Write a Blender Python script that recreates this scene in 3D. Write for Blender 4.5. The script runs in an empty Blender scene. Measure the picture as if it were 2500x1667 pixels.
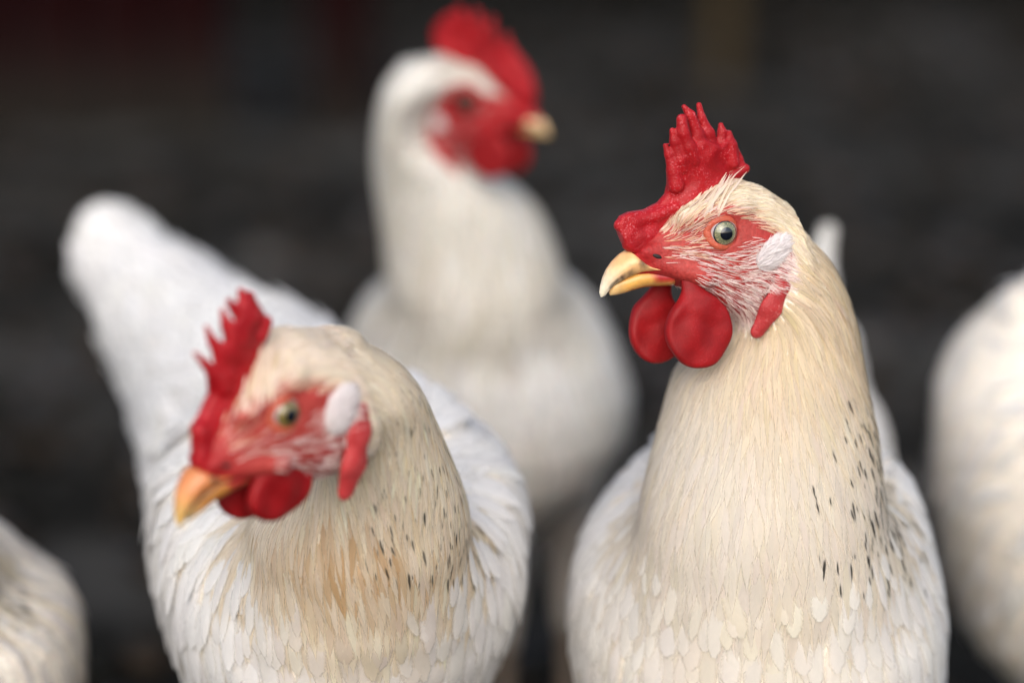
import bpy, bmesh, math, random
import numpy as np
from mathutils import Vector
rng = np.random.default_rng(7)
random.seed(7)
rad = math.radians
scene = bpy.context.scene

# ------------------------------------------------------------------ camera
FPX = 85 / 36 * 2500            # focal length in photograph pixels
CAMZ, PITCH = 0.52, rad(12)
cam = bpy.data.cameras.new('camera')
cam.lens = 85; cam.sensor_width = 36
cam.clip_start = 0.05; cam.clip_end = 300
cam.dof.use_dof = True
cam.dof.focus_distance = 0.870
cam.dof.aperture_fstop = 2.8
cam_ob = bpy.data.objects.new('camera', cam)
scene.collection.objects.link(cam_ob)
cam_ob.location = (0, 0, CAMZ)
cam_ob.rotation_euler = (rad(90) - PITCH, 0, 0)
scene.camera = cam_ob

# ------------------------------------------------------------------ light
SUN_EL, SUN_AZ = rad(35.7), rad(184.6)
world = bpy.data.worlds.new('World'); scene.world = world; world.use_nodes = True
wn = world.node_tree.nodes; wl = world.node_tree.links
sky = wn.new('ShaderNodeTexSky'); sky.sky_type = 'NISHITA'; sky.sun_disc = False
sky.sun_elevation = SUN_EL; sky.sun_rotation = SUN_AZ
sky.air_density = 1.0; sky.dust_density = 3.0
hs = wn.new('ShaderNodeHueSaturation'); hs.inputs['Saturation'].default_value = 0.78
bgn = wn['Background']; bgn.inputs['Strength'].default_value = 0.15
wl.new(sky.outputs[0], hs.inputs['Color']); wl.new(hs.outputs[0], bgn.inputs['Color'])
sl = bpy.data.lights.new('sun', 'SUN'); sl.energy = 1.3; sl.angle = rad(70); sl.color = (1, .97, .93)
so = bpy.data.objects.new('sun', sl); scene.collection.objects.link(so)
# light travels away from the sun, towards the birds from upper left front
sd = Vector((0.08, 1.0, -0.72)).normalized()
so.rotation_euler = sd.to_track_quat('-Z', 'Y').to_euler()
scene.view_settings.view_transform = 'Standard'
scene.view_settings.look = 'None'
scene.view_settings.gamma = 1
scene.view_settings.use_curve_mapping = False
scene.view_settings.exposure = 0.44
scene.cycles.use_denoising = True
scene.cycles.transparent_max_bounces = 24
scene.cycles.max_bounces = 10
scene.cycles.diffuse_bounces = 8

# ------------------------------------------------------------------ maths
FWv = np.array([0, math.cos(PITCH), -math.sin(PITCH)]); UPv = np.array([0, math.sin(PITCH), math.cos(PITCH)])
CAM = np.array([0, 0, CAMZ]); RTv = np.array([1., 0, 0])
def P(px, py, Y):
    d = FWv + RTv * ((px - 1250) / FPX) + UPv * ((833.5 - py) / FPX)
    return CAM + d * (Y / d[1])
def rotm(yaw, pitch, roll):
    yaw, pitch, roll = rad(yaw), rad(pitch), rad(roll)
    f = np.array([-math.cos(yaw), -math.sin(yaw), 0]); l = np.array([math.sin(yaw), -math.cos(yaw), 0]); u = np.array([0, 0, 1.])
    f2 = f * math.cos(pitch) - u * math.sin(pitch); u2 = u * math.cos(pitch) + f * math.sin(pitch)
    return np.stack([f2, l * math.cos(roll) + u2 * math.sin(roll), u2 * math.cos(roll) - l * math.sin(roll)])
def unproj(O, M, px, py, y):
    d = FWv + RTv * ((px - 1250) / FPX) + UPv * ((833.5 - py) / FPX)
    t = (y + (O - CAM) @ M[1]) / (d @ M[1])
    return M @ (CAM + d * t - O)
def nrm(v): return v / np.maximum(np.linalg.norm(v, axis=-1, keepdims=True), 1e-9)
def smin(a, b, k):
    h = np.clip(.5 + .5 * (b - a) / k, 0, 1)
    return b * (1 - h) + a * h - k * h * (1 - h)
def smax(a, b, k): return -smin(-a, -b, k)
def sstep(a, b, x):
    t = np.clip((x - a) / (b - a), 0, 1); return t * t * (3 - 2 * t)
def sd_poly(x, z, poly):
    poly = np.asarray(poly, float); d = np.full(x.shape, 1e9); s = np.ones(x.shape)
    for i in range(len(poly)):
        a = poly[i]; b = poly[i - 1]; e = b - a
        wx, wz = x - a[0], z - a[1]
        t = np.clip((wx * e[0] + wz * e[1]) / (e @ e + 1e-12), 0, 1)
        bx, bz = wx - e[0] * t, wz - e[1] * t
        d = np.minimum(d, bx * bx + bz * bz)
        c1 = z >= a[1]; c2 = z < b[1]; c3 = e[0] * wz > e[1] * wx
        flip = (c1 & c2 & c3) | (~c1 & ~c2 & ~c3)
        s = np.where(flip, -s, s)
    return s * np.sqrt(d)
def cone(p, a, b, ra, rb, sq=None):
    a = np.asarray(a, float); b = np.asarray(b, float); e = b - a
    t = np.clip(((p - a) @ e) / (e @ e + 1e-12), 0, 1)
    q = p - (a + t[:, None] * e)
    if sq is not None:                      # sq = (axis, factor): flatten along the axis
        ax = np.asarray(sq[0], float); q = q + (q @ ax)[:, None] * ax * (sq[1] - 1)
    return np.linalg.norm(q, axis=1) - (ra + (rb - ra) * t)
def ellip(p, c, r, M=None):
    q = p - np.asarray(c, float)
    if M is not None: q = q @ np.asarray(M).T
    r = np.asarray(r, float); k0 = np.linalg.norm(q / r, axis=1); k1 = np.linalg.norm(q / r**2, axis=1)
    return k0 * (k0 - 1) / np.maximum(k1, 1e-9)
class Stack:
    """closed volume given by elliptical slices stacked along one axis"""
    def __init__(s, t, cx, rx, cy, ry, axis=2, soft=2, pw=2.0):
        t = np.array(t, float); o = np.argsort(t); t = t[o]
        s.T = np.linspace(t[0], t[-1], 160); s.axis = axis; s.pw = pw
        ker = np.exp(-np.linspace(-2, 2, 4 * soft + 1)**2); ker /= ker.sum(); s.v = []
        for a in (cx, rx, cy, ry):
            v = np.interp(s.T, t, np.array(a, float)[o]); vp = np.pad(v, 2 * soft, mode='edge')
            s.v.append(np.convolve(vp, ker, 'valid'))
    def __call__(s, p):
        oth = [i for i in range(3) if i != s.axis]
        tt = p[:, s.axis]; c = np.clip(tt, s.T[0], s.T[-1])
        cx, rx, cy, ry = [np.interp(c, s.T, v) for v in s.v]
        ex = np.abs((p[:, oth[0]] - cx) / rx); ey = np.abs((p[:, oth[1]] - cy) / ry)
        k = (ex**s.pw + ey**s.pw)**(1 / s.pw)
        f = (k - 1) * np.minimum(rx, ry)
        dz = np.abs(tt - c)
        return np.where(dz > 0, np.sqrt(np.maximum(f, 0)**2 + dz**2), np.maximum(f, -.2))
def chunked(f, p, n=300000):
    return np.concatenate([f(p[i:i + n]) for i in range(0, len(p), n)]) if len(p) else np.zeros(0)
def grad(f, p, e=2e-4):
    f0 = f(p); g = np.stack([f(p + np.eye(3)[k] * e) - f0 for k in range(3)], 1) / e
    return f0, g
def project(f, p, it=4, off=0.):
    for _ in range(it):
        f0, g = grad(f, p); gg = np.maximum((g * g).sum(1), .15)
        p = p - np.clip((f0 - off) / gg, -.004, .004)[:, None] * g
    return p
def nets(f, lo, hi, h):
    lo = np.array(lo, float); n = np.ceil((np.array(hi) - lo) / h).astype(int) + 1
    ax = [lo[i] + h * np.arange(n[i]) for i in range(3)]
    G = np.stack(np.meshgrid(*ax, indexing='ij'), -1).reshape(-1, 3)
    F = chunked(f, G).reshape(n); S = F < 0
    c = np.zeros(n - 1, int); cor = [(i, j, k) for i in (0, 1) for j in (0, 1) for k in (0, 1)]
    for i, j, k in cor: c += S[i:n[0] - 1 + i, j:n[1] - 1 + j, k:n[2] - 1 + k]
    act = (c > 0) & (c < 8); I = np.argwhere(act); vid = -np.ones(n - 1, int); vid[act] = np.arange(len(I))
    acc = np.zeros((len(I), 3)); cnt = np.zeros(len(I))
    for a in cor:
        for d in range(3):
            if a[d]: continue
            b = list(a); b[d] = 1
            fa = F[tuple((I + a).T)]; fb = F[tuple((I + b).T)]; cr = (fa < 0) != (fb < 0)
            t = np.where(cr, fa / np.where(fa == fb, 1, fa - fb), 0)
            pt = np.array(a, float) + t[:, None] * (np.array(b) - np.array(a))
            acc += pt * cr[:, None]; cnt += cr
    V = lo + h * (I + acc / np.maximum(cnt, 1)[:, None])
    Q = []
    for d in range(3):
        u, v = [(1, 2), (2, 0), (0, 1)][d]
        sl0 = [slice(None)] * 3; sl1 = [slice(None)] * 3; sl0[d] = slice(0, -1); sl1[d] = slice(1, None)
        X = S[tuple(sl0)] != S[tuple(sl1)]; E = np.argwhere(X)
        E = E[(E[:, u] > 0) & (E[:, v] > 0) & (E[:, u] < n[u] - 1) & (E[:, v] < n[v] - 1)]
        ins = S[tuple(E.T)]
        du = np.zeros(3, int); du[u] = 1; dv = np.zeros(3, int); dv[v] = 1
        q = np.stack([vid[tuple((E - du - dv).T)], vid[tuple((E - dv).T)], vid[tuple(E.T)], vid[tuple((E - du).T)]], 1)
        q[~ins] = q[~ins][:, ::-1]; Q.append(q)
    return V, np.concatenate(Q)

# ------------------------------------------------------------------ objects
col = scene.collection
def raw_mesh(name, V, Q, uv=None, uv2=None, colr=None, smooth=True):
    V = np.asarray(V, float); Q = np.asarray(Q, int); me = bpy.data.meshes.new(name); k = Q.shape[1]
    me.vertices.add(len(V)); me.vertices.foreach_set('co', V.astype(np.float32).ravel())
    me.loops.add(Q.size); me.loops.foreach_set('vertex_index', Q.astype(np.int32).ravel())
    me.polygons.add(len(Q)); me.polygons.foreach_set('loop_start', (np.arange(len(Q)) * k).astype(np.int32))
    me.polygons.foreach_set('use_smooth', np.full(len(Q), smooth))
    me.update(calc_edges=True)
    for nm, w in (('UVMap', uv), ('Data', uv2)):
        if w is not None:
            l = me.uv_layers.new(name=nm); l.data.foreach_set('uv', np.asarray(w)[Q.ravel()].astype(np.float32).ravel())
    if colr is not None: set_col(me, colr)
    me.validate(); return me
def set_col(me, c):
    a = me.color_attributes.new('col', 'FLOAT_COLOR', 'POINT')
    c = np.asarray(c, float)
    if c.ndim == 1: c = np.tile(c, (len(me.vertices), 1))
    a.data.foreach_set('color', np.concatenate([c[:, :3], np.ones((len(c), 1))], 1).astype(np.float32).ravel())
def link(name, me, mat, parent=None):
    o = bpy.data.objects.new(name, me); col.objects.link(o)
    if me is not None and mat is not None: me.materials.append(mat)
    if parent is not None: o.parent = parent
    return o
def part(name, V, Q, mat, hen, **kw):
    """part of a hen, vertices given in the place's coordinates"""
    par = kw.pop('parent', None) or hen['ob']
    return link(name, raw_mesh(name, V - hen['base'], Q, **kw), mat, par)
def thing(name, label, cat, loc, group=None):
    o = bpy.data.objects.new(name, None); col.objects.link(o); o.location = loc
    o['label'] = label; o['category'] = cat
    if group: o['group'] = group
    return o

# ------------------------------------------------------------------ materials
def mat(name):
    m = bpy.data.materials.new(name); m.use_nodes = True; m.node_tree.nodes.clear()
    N = m.node_tree.nodes; L = m.node_tree.links
    out = N.new('ShaderNodeOutputMaterial')
    def nd(t, **kw):
        n = N.new(t)
        for k, v in kw.items():
            if k.startswith('_'): setattr(n, k[1:], v)
            else:
                key = int(k[1:]) if k[0] == 'i' and k[1:].isdigit() else k.replace('__', ' ')
                s = n.inputs[key]
                if isinstance(v, bpy.types.NodeSocket): L.new(v, s)
                else: s.default_value = v
        return n
    def ma(op, a, b=0., c=0., clamp=False):
        n = nd('ShaderNodeMath', _operation=op, _use_clamp=clamp)
        for i, v in enumerate((a, b, c)):
            if isinstance(v, bpy.types.NodeSocket): L.new(v, n.inputs[i])
            else: n.inputs[i].default_value = v
        return n.outputs[0]
    def mix(f, a, b, bt='MIX'):
        n = nd('ShaderNodeMix', _data_type='RGBA', _blend_type=bt)
        for s, v in ((n.inputs[0], f), (n.inputs[6], a), (n.inputs[7], b)):
            if isinstance(v, bpy.types.NodeSocket): L.new(v, s)
            else: s.default_value = v if not isinstance(v, tuple) or len(v) == 4 else (*v, 1)
        return n.outputs[2]
    def mr(x, a, b, c=0., d=1., t='SMOOTHSTEP'):
        n = nd('ShaderNodeMapRange', _interpolation_type=t); L.new(x, n.inputs[0])
        for i, v in enumerate((a, b, c, d)): n.inputs[i + 1].default_value = v
        return n.outputs[0]
    return m, nd, ma, mix, mr, L, out
def m_feather(name, trans=.3, barb=1.0, edge=(.82, .74, .60), freq=1.0, alpha=True, tip=(.72, .45)):
    m, nd, ma, mix, mr, L, out = mat(name)
    sep = nd('ShaderNodeSeparateXYZ', i0=nd('ShaderNodeUVMap', _uv_map='UVMap').outputs[0])
    dat = nd('ShaderNodeSeparateXYZ', i0=nd('ShaderNodeUVMap', _uv_map='Data').outputs[0])
    u = ma('SUBTRACT', ma('MULTIPLY', sep.outputs[0], 2.), 1.); au = ma('ABSOLUTE', u); v = sep.outputs[1]
    rnd = dat.outputs[0]; spot = dat.outputs[1]
    # barbs run outward and forward from the shaft
    bc = ma('SUBTRACT', ma('MULTIPLY', v, 26. * freq), ma('MULTIPLY', au, 9. * freq))
    vec = nd('ShaderNodeCombineXYZ', i0=bc, i1=ma('MULTIPLY', u, .9), i2=ma('MULTIPLY', rnd, 57.))
    nz = nd('ShaderNodeTexNoise', Vector=vec.outputs[0], Scale=1.6, Detail=3., Roughness=.65).outputs[0]
    colr = nd('ShaderNodeVertexColor', _layer_name='col').outputs[0]
    br = mr(nz, .25, .8, .90, 1.06, 'LINEAR')
    c1 = mix(1., colr, nd('ShaderNodeCombineXYZ', i0=br, i1=br, i2=br).outputs[0], 'MULTIPLY')
    # pale shaft and stained rim
    c2 = mix(ma('MULTIPLY', mr(au, .55, 1.), ma('MULTIPLY', mr(rnd, .2, 1.), .28)), c1, (*edge, 1))
    # dark fleck near the tip
    dv = ma('DIVIDE', ma('SUBTRACT', v, .80), .115); du = ma('DIVIDE', u, .50)
    wob = ma('ADD', ma('MULTIPLY', ma('SUBTRACT', nz, .5), 1.2), ma('SUBTRACT', ma('MULTIPLY', rnd, .9), .4))
    dd = ma('ADD', ma('SQRT', ma('ADD', ma('MULTIPLY', dv, dv), ma('MULTIPLY', du, du))), wob)
    fk = ma('MULTIPLY', mr(dd, .55, 1.25, 1., 0.), spot)
    c3 = mix(fk, c2, (.045, .041, .034, 1))
    bmp = nd('ShaderNodeBump', Strength=.35 * barb, Distance=.0006, Height=nz)
    pr = nd('ShaderNodeBsdfPrincipled', Base__Color=c3, Roughness=.85, Normal=bmp.outputs[0])
    pr.inputs['Specular IOR Level'].default_value = .06
    tr = nd('ShaderNodeBsdfTranslucent', Color=c3)
    ms = nd('ShaderNodeMixShader', i0=trans, i1=pr.outputs[0], i2=tr.outputs[0])
    if alpha:
        e = ma('ADD', ma('ADD', au, ma('MULTIPLY', mr(v, tip[0], 1.), tip[1])), ma('MULTIPLY', ma('SUBTRACT', nz, .5), 1.1))
        a = ma('MULTIPLY', mr(e, .62, 1.15, 1., 0.), mr(v, .0, .10))
        tp = nd('ShaderNodeBsdfTransparent')
        ms = nd('ShaderNodeMixShader', i0=a, i1=tp.outputs[0], i2=ms.outputs[0])
    L.new(ms.outputs[0], out.inputs[0]); return m
def m_bristle(name):
    m, nd, ma, mix, mr, L, out = mat(name)
    c = nd('ShaderNodeVertexColor', _layer_name='col').outputs[0]
    pr = nd('ShaderNodeBsdfPrincipled', Base__Color=c, Roughness=.5); pr.inputs['Specular IOR Level'].default_value = .3
    tr = nd('ShaderNodeBsdfTranslucent', Color=c)
    ms = nd('ShaderNodeMixShader', i0=.35, i1=pr.outputs[0], i2=tr.outputs[0]); L.new(ms.outputs[0], out.inputs[0]); return m
def m_under(name):
    m, nd, ma, mix, mr, L, out = mat(name)
    c = nd('ShaderNodeVertexColor', _layer_name='col').outputs[0]
    tc = nd('ShaderNodeTexCoord').outputs['Object']
    n1 = nd('ShaderNodeTexNoise', Vector=tc, Scale=900., Detail=4.).outputs[0]
    n2 = nd('ShaderNodeTexNoise', Vector=tc, Scale=160., Detail=3.).outputs[0]
    b = ma('ADD', mr(n1, .3, .7, .82, 1.12, 'LINEAR'), mr(n2, .3, .7, -.12, .08, 'LINEAR'))
    c2 = mix(1., c, nd('ShaderNodeCombineXYZ', i0=b, i1=b, i2=b).outputs[0], 'MULTIPLY')
    bp = nd('ShaderNodeBump', Strength=.5, Distance=.0006, Height=n1)
    bp2 = nd('ShaderNodeBump', Strength=.5, Distance=.002, Height=n2, Normal=bp.outputs[0])
    pr = nd('ShaderNodeBsdfPrincipled', Base__Color=c2, Roughness=.55, Normal=bp2.outputs[0])
    pr.inputs['Specular IOR Level'].default_value = .3
    pr.inputs['Subsurface Weight'].default_value = .12; pr.inputs['Subsurface Scale'].default_value = .003
    pr.inputs['Subsurface Radius'].default_value = (1, .3, .2)
    L.new(pr.outputs[0], out.inputs[0]); return m
def m_flesh(name, base, pale, rough=.5, grain=.6, bs=1.):
    m, nd, ma, mix, mr, L, out = mat(name)
    tc = nd('ShaderNodeTexCoord').outputs['Object']
    vo = nd('ShaderNodeTexVoronoi', Vector=tc, Scale=1500., Randomness=1.).outputs[0]
    n1 = nd('ShaderNodeTexNoise', Vector=tc, Scale=1300., Detail=3.).outputs[0]
    n2 = nd('ShaderNodeTexNoise', Vector=tc, Scale=130., Detail=4.).outputs[0]
    pd = ma('MULTIPLY', mr(n1, .52, .72), mr(n2, .38, .68))
    c = mix(ma('MULTIPLY', pd, grain), (*base, 1), (*pale, 1))
    dk = mr(n2, .3, .7, .78, 1.12, 'LINEAR')
    c = mix(1., c, nd('ShaderNodeCombineXYZ', i0=dk, i1=dk, i2=dk).outputs[0], 'MULTIPLY')
    h = ma('ADD', ma('MULTIPLY', vo, -1.), ma('MULTIPLY', n1, .6))
    bp = nd('ShaderNodeBump', Strength=.38 * bs, Distance=.0004, Height=h)
    bp2 = nd('ShaderNodeBump', Strength=.4 * bs, Distance=.002, Height=n2, Normal=bp.outputs[0])
    pr = nd('ShaderNodeBsdfPrincipled', Base__Color=c, Roughness=rough, Normal=bp2.outputs[0])
    pr.inputs['Specular IOR Level'].default_value = .35
    pr.inputs['Subsurface Weight'].default_value = .2; pr.inputs['Subsurface Scale'].default_value = .004
    pr.inputs['Subsurface Radius'].default_value = (1, .12, .1)
    L.new(pr.outputs[0], out.inputs[0]); return m
def m_vc(name, rough=.4, bump=.15, scale=500., spec=.5, coat=0.):
    m, nd, ma, mix, mr, L, out = mat(name)
    tc = nd('ShaderNodeTexCoord').outputs['Object']
    n = nd('ShaderNodeTexNoise', Vector=tc, Scale=scale, Detail=4.).outputs[0]
    n3 = nd('ShaderNodeTexNoise', Vector=tc, Scale=scale * .25, Detail=3.).outputs[0]
    c = nd('ShaderNodeVertexColor', _layer_name='col').outputs[0]
    b = ma('MULTIPLY', mr(n, .3, .7, .9, 1.06, 'LINEAR'), mr(n3, .3, .7, .86, 1.1, 'LINEAR'))
    c2 = mix(1., c, nd('ShaderNodeCombineXYZ', i0=b, i1=b, i2=b).outputs[0], 'MULTIPLY')
    bp = nd('ShaderNodeBump', Strength=bump, Distance=.0006, Height=n)
    pr = nd('ShaderNodeBsdfPrincipled', Base__Color=c2, Roughness=rough, Normal=bp.outputs[0])
    pr.inputs['Specular IOR Level'].default_value = spec; pr.inputs['Coat Weight'].default_value = coat
    pr.inputs['Subsurface Weight'].default_value = .1; pr.inputs['Subsurface Scale'].default_value = .002
    L.new(pr.outputs[0], out.inputs[0]); return m
def m_eye(name, g=(1, 1, 1)):
    """object coordinates: +Z looks out of the head, radius 1"""
    m, nd, ma, mix, mr, L, out = mat(name)
    uv = nd('ShaderNodeSeparateXYZ', i0=nd('ShaderNodeUVMap', _uv_map='UVMap').outputs[0])
    r = uv.outputs[0]; an = uv.outputs[1]
    vec = nd('ShaderNodeCombineXYZ', i0=ma('MULTIPLY', r, 3.), i1=ma('MULTIPLY', an, 40.))
    nz = nd('ShaderNodeTexNoise', Vector=vec.outputs[0], Scale=1.5, Detail=4.).outputs[0]
    iris = mix(mr(nz, .35, .7), (.11 * g[0], .13 * g[1], .075 * g[2], 1), (.27 * g[0], .26 * g[1], .15 * g[2], 1))
    warm = mix(mr(r, .62, .82), iris, (.42 * g[0], .34 * g[1], .17 * g[2], 1))
    wr = mix(mr(nz, .45, .7), iris, warm)
    c = mix(mr(r, .86, .93), wr, (.012, .013, .02, 1))
    pr = nd('ShaderNodeBsdfPrincipled', Base__Color=c, Roughness=.15)
    pr.inputs['Coat Weight'].default_value = 1.; pr.inputs['Coat Roughness'].default_value = .02
    L.new(pr.outputs[0], out.inputs[0]); return m
def m_plain(name, c, rough=.3, coat=0.):
    m, nd, ma, mix, mr, L, out = mat(name)
    pr = nd('ShaderNodeBsdfPrincipled', Base__Color=(*c, 1), Roughness=rough); pr.inputs['Coat Weight'].default_value = coat
    pr.inputs['Coat Roughness'].default_value = .02
    L.new(pr.outputs[0], out.inputs[0]); return m
M_HACK = m_feather('hackle_feather_material', .50, .7, (.86, .76, .58), .8)
M_BODYF = m_feather('body_feather_material', .38, .6, (.84, .76, .62), 1.5, tip=(.84, .38))
M_BRIS = m_bristle('bristle_material')
M_UNDER = m_under('skin_and_down_material')
M_COMB = m_flesh('comb_material', (.35, .0030, .008), (.58, .13, .15), .52, .75, .75)
M_WATT = m_flesh('wattle_material', (.26, .0010, .0035), (.40, .02, .03), .62, .4, .35)
M_LOBE = m_flesh('earlobe_material', (.74, .62, .62), (.84, .76, .76), .6, .5)
M_LAPP = m_flesh('ear_lappet_material', (.44, .035, .038), (.66, .26, .25), .5, .6)
M_LID = m_flesh('eyelid_material', (.50, .10, .055), (.6, .2, .12), .45, .6)
M_LID2 = m_flesh('shaded_eyelid_material', (.07, .016, .010), (.10, .03, .02))  # lid colour darkened to stand in for shadow around the eye
M_BEAK = m_vc('beak_material', .32, .12, 420., .5)
M_EYE = m_eye('iris_material'); M_EYE3 = m_eye('gold_iris_material', (.95, .70, .35)); M_EYE2 = m_plain('brown_shaded_eye_material', (.035, .012, .006), .5)  # brown eye: shade of the brow painted into its colour
M_PUPIL = m_plain('pupil_material', (.004, .006, .012), .08, 1.)
M_SCL = m_plain('eyeball_material', (.45, .36, .36), .15, 1.)
M_NOST = m_plain('nostril_material', (.015, .008, .008), .7)
M_LEG = m_vc('leg_material', .5, .6, 300., .3)

# ------------------------------------------------------------------ generic shapes
def tube(pts, rs, n=12, squash=None):
    pts = np.array(pts, float); rs = np.array(rs, float)
    k = max(8, 5 * len(pts)); t = np.linspace(0, len(pts) - 1, k); ti = np.arange(len(pts))
    def cub(a):
        out = []
        for x in t:
            i = min(int(x), len(a) - 2); f = x - i
            p0 = a[max(i - 1, 0)]; p1 = a[i]; p2 = a[i + 1]; p3 = a[min(i + 2, len(a) - 1)]
            out.append(.5 * ((2 * p1) + (-p0 + p2) * f + (2 * p0 - 5 * p1 + 4 * p2 - p3) * f * f + (-p0 + 3 * p1 - 3 * p2 + p3) * f**3))
        return np.array(out)
    C = cub(pts); R = np.maximum(cub(rs), 1e-5)
    T = nrm(np.gradient(C, axis=0)); ref = np.array([0.3, .1, .95]); A = nrm(np.cross(T, ref)); B = np.cross(T, A)
    a = np.linspace(0, 2 * np.pi, n, endpoint=False)
    V = C[:, None] + R[:, None, None] * (A[:, None] * np.cos(a)[None, :, None] + B[:, None] * np.sin(a)[None, :, None])
    return ring_mesh(V)
def ring_mesh(V):
    k, n = V.shape[:2]; i = np.arange(k - 1)[:, None] * n; j = np.arange(n)[None]; j2 = (j + 1) % n
    Q = np.stack([i + j, i + j2, i + n + j2, i + n + j], -1).reshape(-1, 4)
    W = V.reshape(-1, 3); c0 = len(W)
    W = np.concatenate([W, V[0].mean(0)[None], V[-1].mean(0)[None]])
    jj = np.arange(0, n, 2)
    cap0 = np.stack([np.full(len(jj), c0), (jj + 2) % n, jj + 1, jj], 1)
    b = (k - 1) * n; cap1 = np.stack([np.full(len(jj), c0 + 1), b + jj, b + jj + 1, b + (jj + 2) % n], 1)
    return W, np.concatenate([Q, cap0, cap1])
def join(parts):
    Vs, Qs, o = [], [], 0
    for V, Q in parts: Vs.append(V); Qs.append(Q + o); o += len(V)
    return np.concatenate(Vs), np.concatenate(Qs)
def blob(center, axes, n=10):
    """ellipsoid; axes = 3 vectors scaled by the radii"""
    th = np.linspace(.001, np.pi - .001, n); ph = np.linspace(0, 2 * np.pi, 2 * n, endpoint=False)
    s = np.stack([np.sin(th)[:, None] * np.cos(ph), np.sin(th)[:, None] * np.sin(ph), np.cos(th)[:, None] + 0 * ph], -1)
    return ring_mesh(np.asarray(center) + s @ np.asarray(axes))

# ------------------------------------------------------------------ head canon (millimetres, x forward, y left, z up, eye at 0,14,0)
HX = [36, 30, 24, 18, 10, 0, -10, -20, -30]
HT = [-11, -5, -.5, 3, 9, 14.5, 16.5, 13.5, 7]
HB = [-15, -16.5, -17.5, -19, -22, -28, -34, -36, -35]
HW = [1.5, 5.0, 6.7, 8.3, 11, 13.4, 15, 16, 16.5]
_z = lambda a: np.array(a) * .001
HEADST = Stack(_z(HX), np.zeros(9), _z(HW), (_z(HT) + _z(HB)) / 2, (_z(HT) - _z(HB)) / 2, axis=0, soft=4, pw=2.25)
FACE = _z([(38, -8), (28, -1), (19, 1.5), (12, 6.5), (6, 10), (-3, 10.2), (-10, 7.5), (-17, 2.5), (-23, -2), (-26, -8), (-24, -15), (-21, -24), (-16, -34), (-9, -37), (0, -33), (9, -27), (20, -21), (38, -19)])
FACE2 = FACE.copy(); FACE2[1:6] += _z([(0, 8), (0, 8), (-1.5, 4), (-1, .8), (0, .3)])
def head_field(q):
    """q: head-local metres"""
    f = HEADST(q); a = q.copy(); a[:, 1] = np.abs(a[:, 1])
    f = smin(f, cone(a, (.013, .0075, .0050), (-.007, .0118, .0090), .0020, .0010), .006)      # brow
    f = smin(f, cone(a, (.022, .005, -.011), (.006, .0098, -.0165), .003, .0035), .003)      # lip / gape fold
    f = smin(f, ellip(a, (.0245, .0052, -.0065), (.0055, .002, .0026), None), .002)          # nostril flap
    f = smax(f, -(np.linalg.norm(a - [.0, .0105, 0], axis=1) - .0056), .0015)                # eye socket
    return f
HEADG = [((15, 9, 4), (-.75, 0, .75)), ((8, 8, 10), (-.6, 0, .8)), ((3, 12, 8.5), (-1, 0, .35)), ((-6, 13, 9), (-1, 0, .05)), ((0, 0, 15), (-1, 0, .2)), ((-12, 8, 14), (-1, 0, -.35)),
         ((-24, 8, 9), (-.7, 0, -.7)), ((-28, 14, -4), (-.4, 0, -1)), ((18, 8, -9), (-1, 0, -.15)), ((8, 11, -15), (-1, 0, -.45)), ((4, 12, -24), (-1, 0, -.5)),
         ((-4, 14, -13), (-1, 0, -.12)), ((-10, 15, -11), (-1, 0, .5)), ((-12, 15, -24), (-.8, 0, -.25)), ((12, 4, -24), (-.8, 0, -.5)), ((-18, 15, -20), (-.9, 0, -.4)), ((-8, 8, -38), (-.2, 0, -1))]

def resolve(hen):
    """fields, frame and flow of one hen"""
    O, M = hen['O'], hen['M']
    hen['neck'] = mk_stack(hen['neck_px']); hen['bodyst'] = mk_stack(hen['body_px'])
    cones = hen['cones']
    def loc(p): return (p - O) @ M.T
    def fneck(p): return hen['neck'](p)
    def fbody(p):
        f = hen['bodyst'](p)
        for i, c in enumerate(cones): f = smin(f, cone(p, *c), .03 if i < 1 else hen.get('kt', .02))
        return f
    def f(p):
        h = head_field(loc(p))
        for c in hen.get('caps', []): h = smin(h, cone(p, *c), .012)
        return smin(smin(h, fneck(p), hen.get('kh', .008)), fbody(p), hen.get('kn', .018))
    def hf(p):
        h = head_field(loc(p))
        for c in hen.get('caps', []): h = smin(h, cone(p, *c), .012)
        return h
    hen['hf'] = hf; hen['loc'] = loc; hen['f'] = f; hen['fneck'] = fneck; hen['fbody'] = fbody
    G = []; D = []
    for (a, d) in HEADG:
        for s in (1, -1):
            G.append(O + (np.array(a) * [1, s, 1] * .001) @ M); D.append(nrm(np.array(d, float) * [1, s, 1]) @ M)
    nh = len(G)
    for a, d in hen['guides']: G.append(np.array(a)); D.append(nrm(np.array(d, float)))
    G = np.array(G); D = np.array(D)
    def flow(p):
        w = 1 / (((p[:, None] - G[None])**2).sum(-1) + 2e-5)**1.6
        w[:, nh:] *= 6
        return nrm((w[..., None] * D[None]).sum(1))
    hen['flow'] = flow
def mk_stack(rows):
    z, cx, rx, cy, ry = [], [], [], [], []
    for py, Lx, Rx, Y, r in rows:
        a = P(Lx, py, Y); b = P(Rx, py, Y)
        z.append(a[2]); cx.append((a[0] + b[0]) / 2); rx.append((b[0] - a[0]) / 2); cy.append(Y); ry.append(r)
    return Stack(z, cx, rx, cy, ry, axis=2, soft=4)

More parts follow.
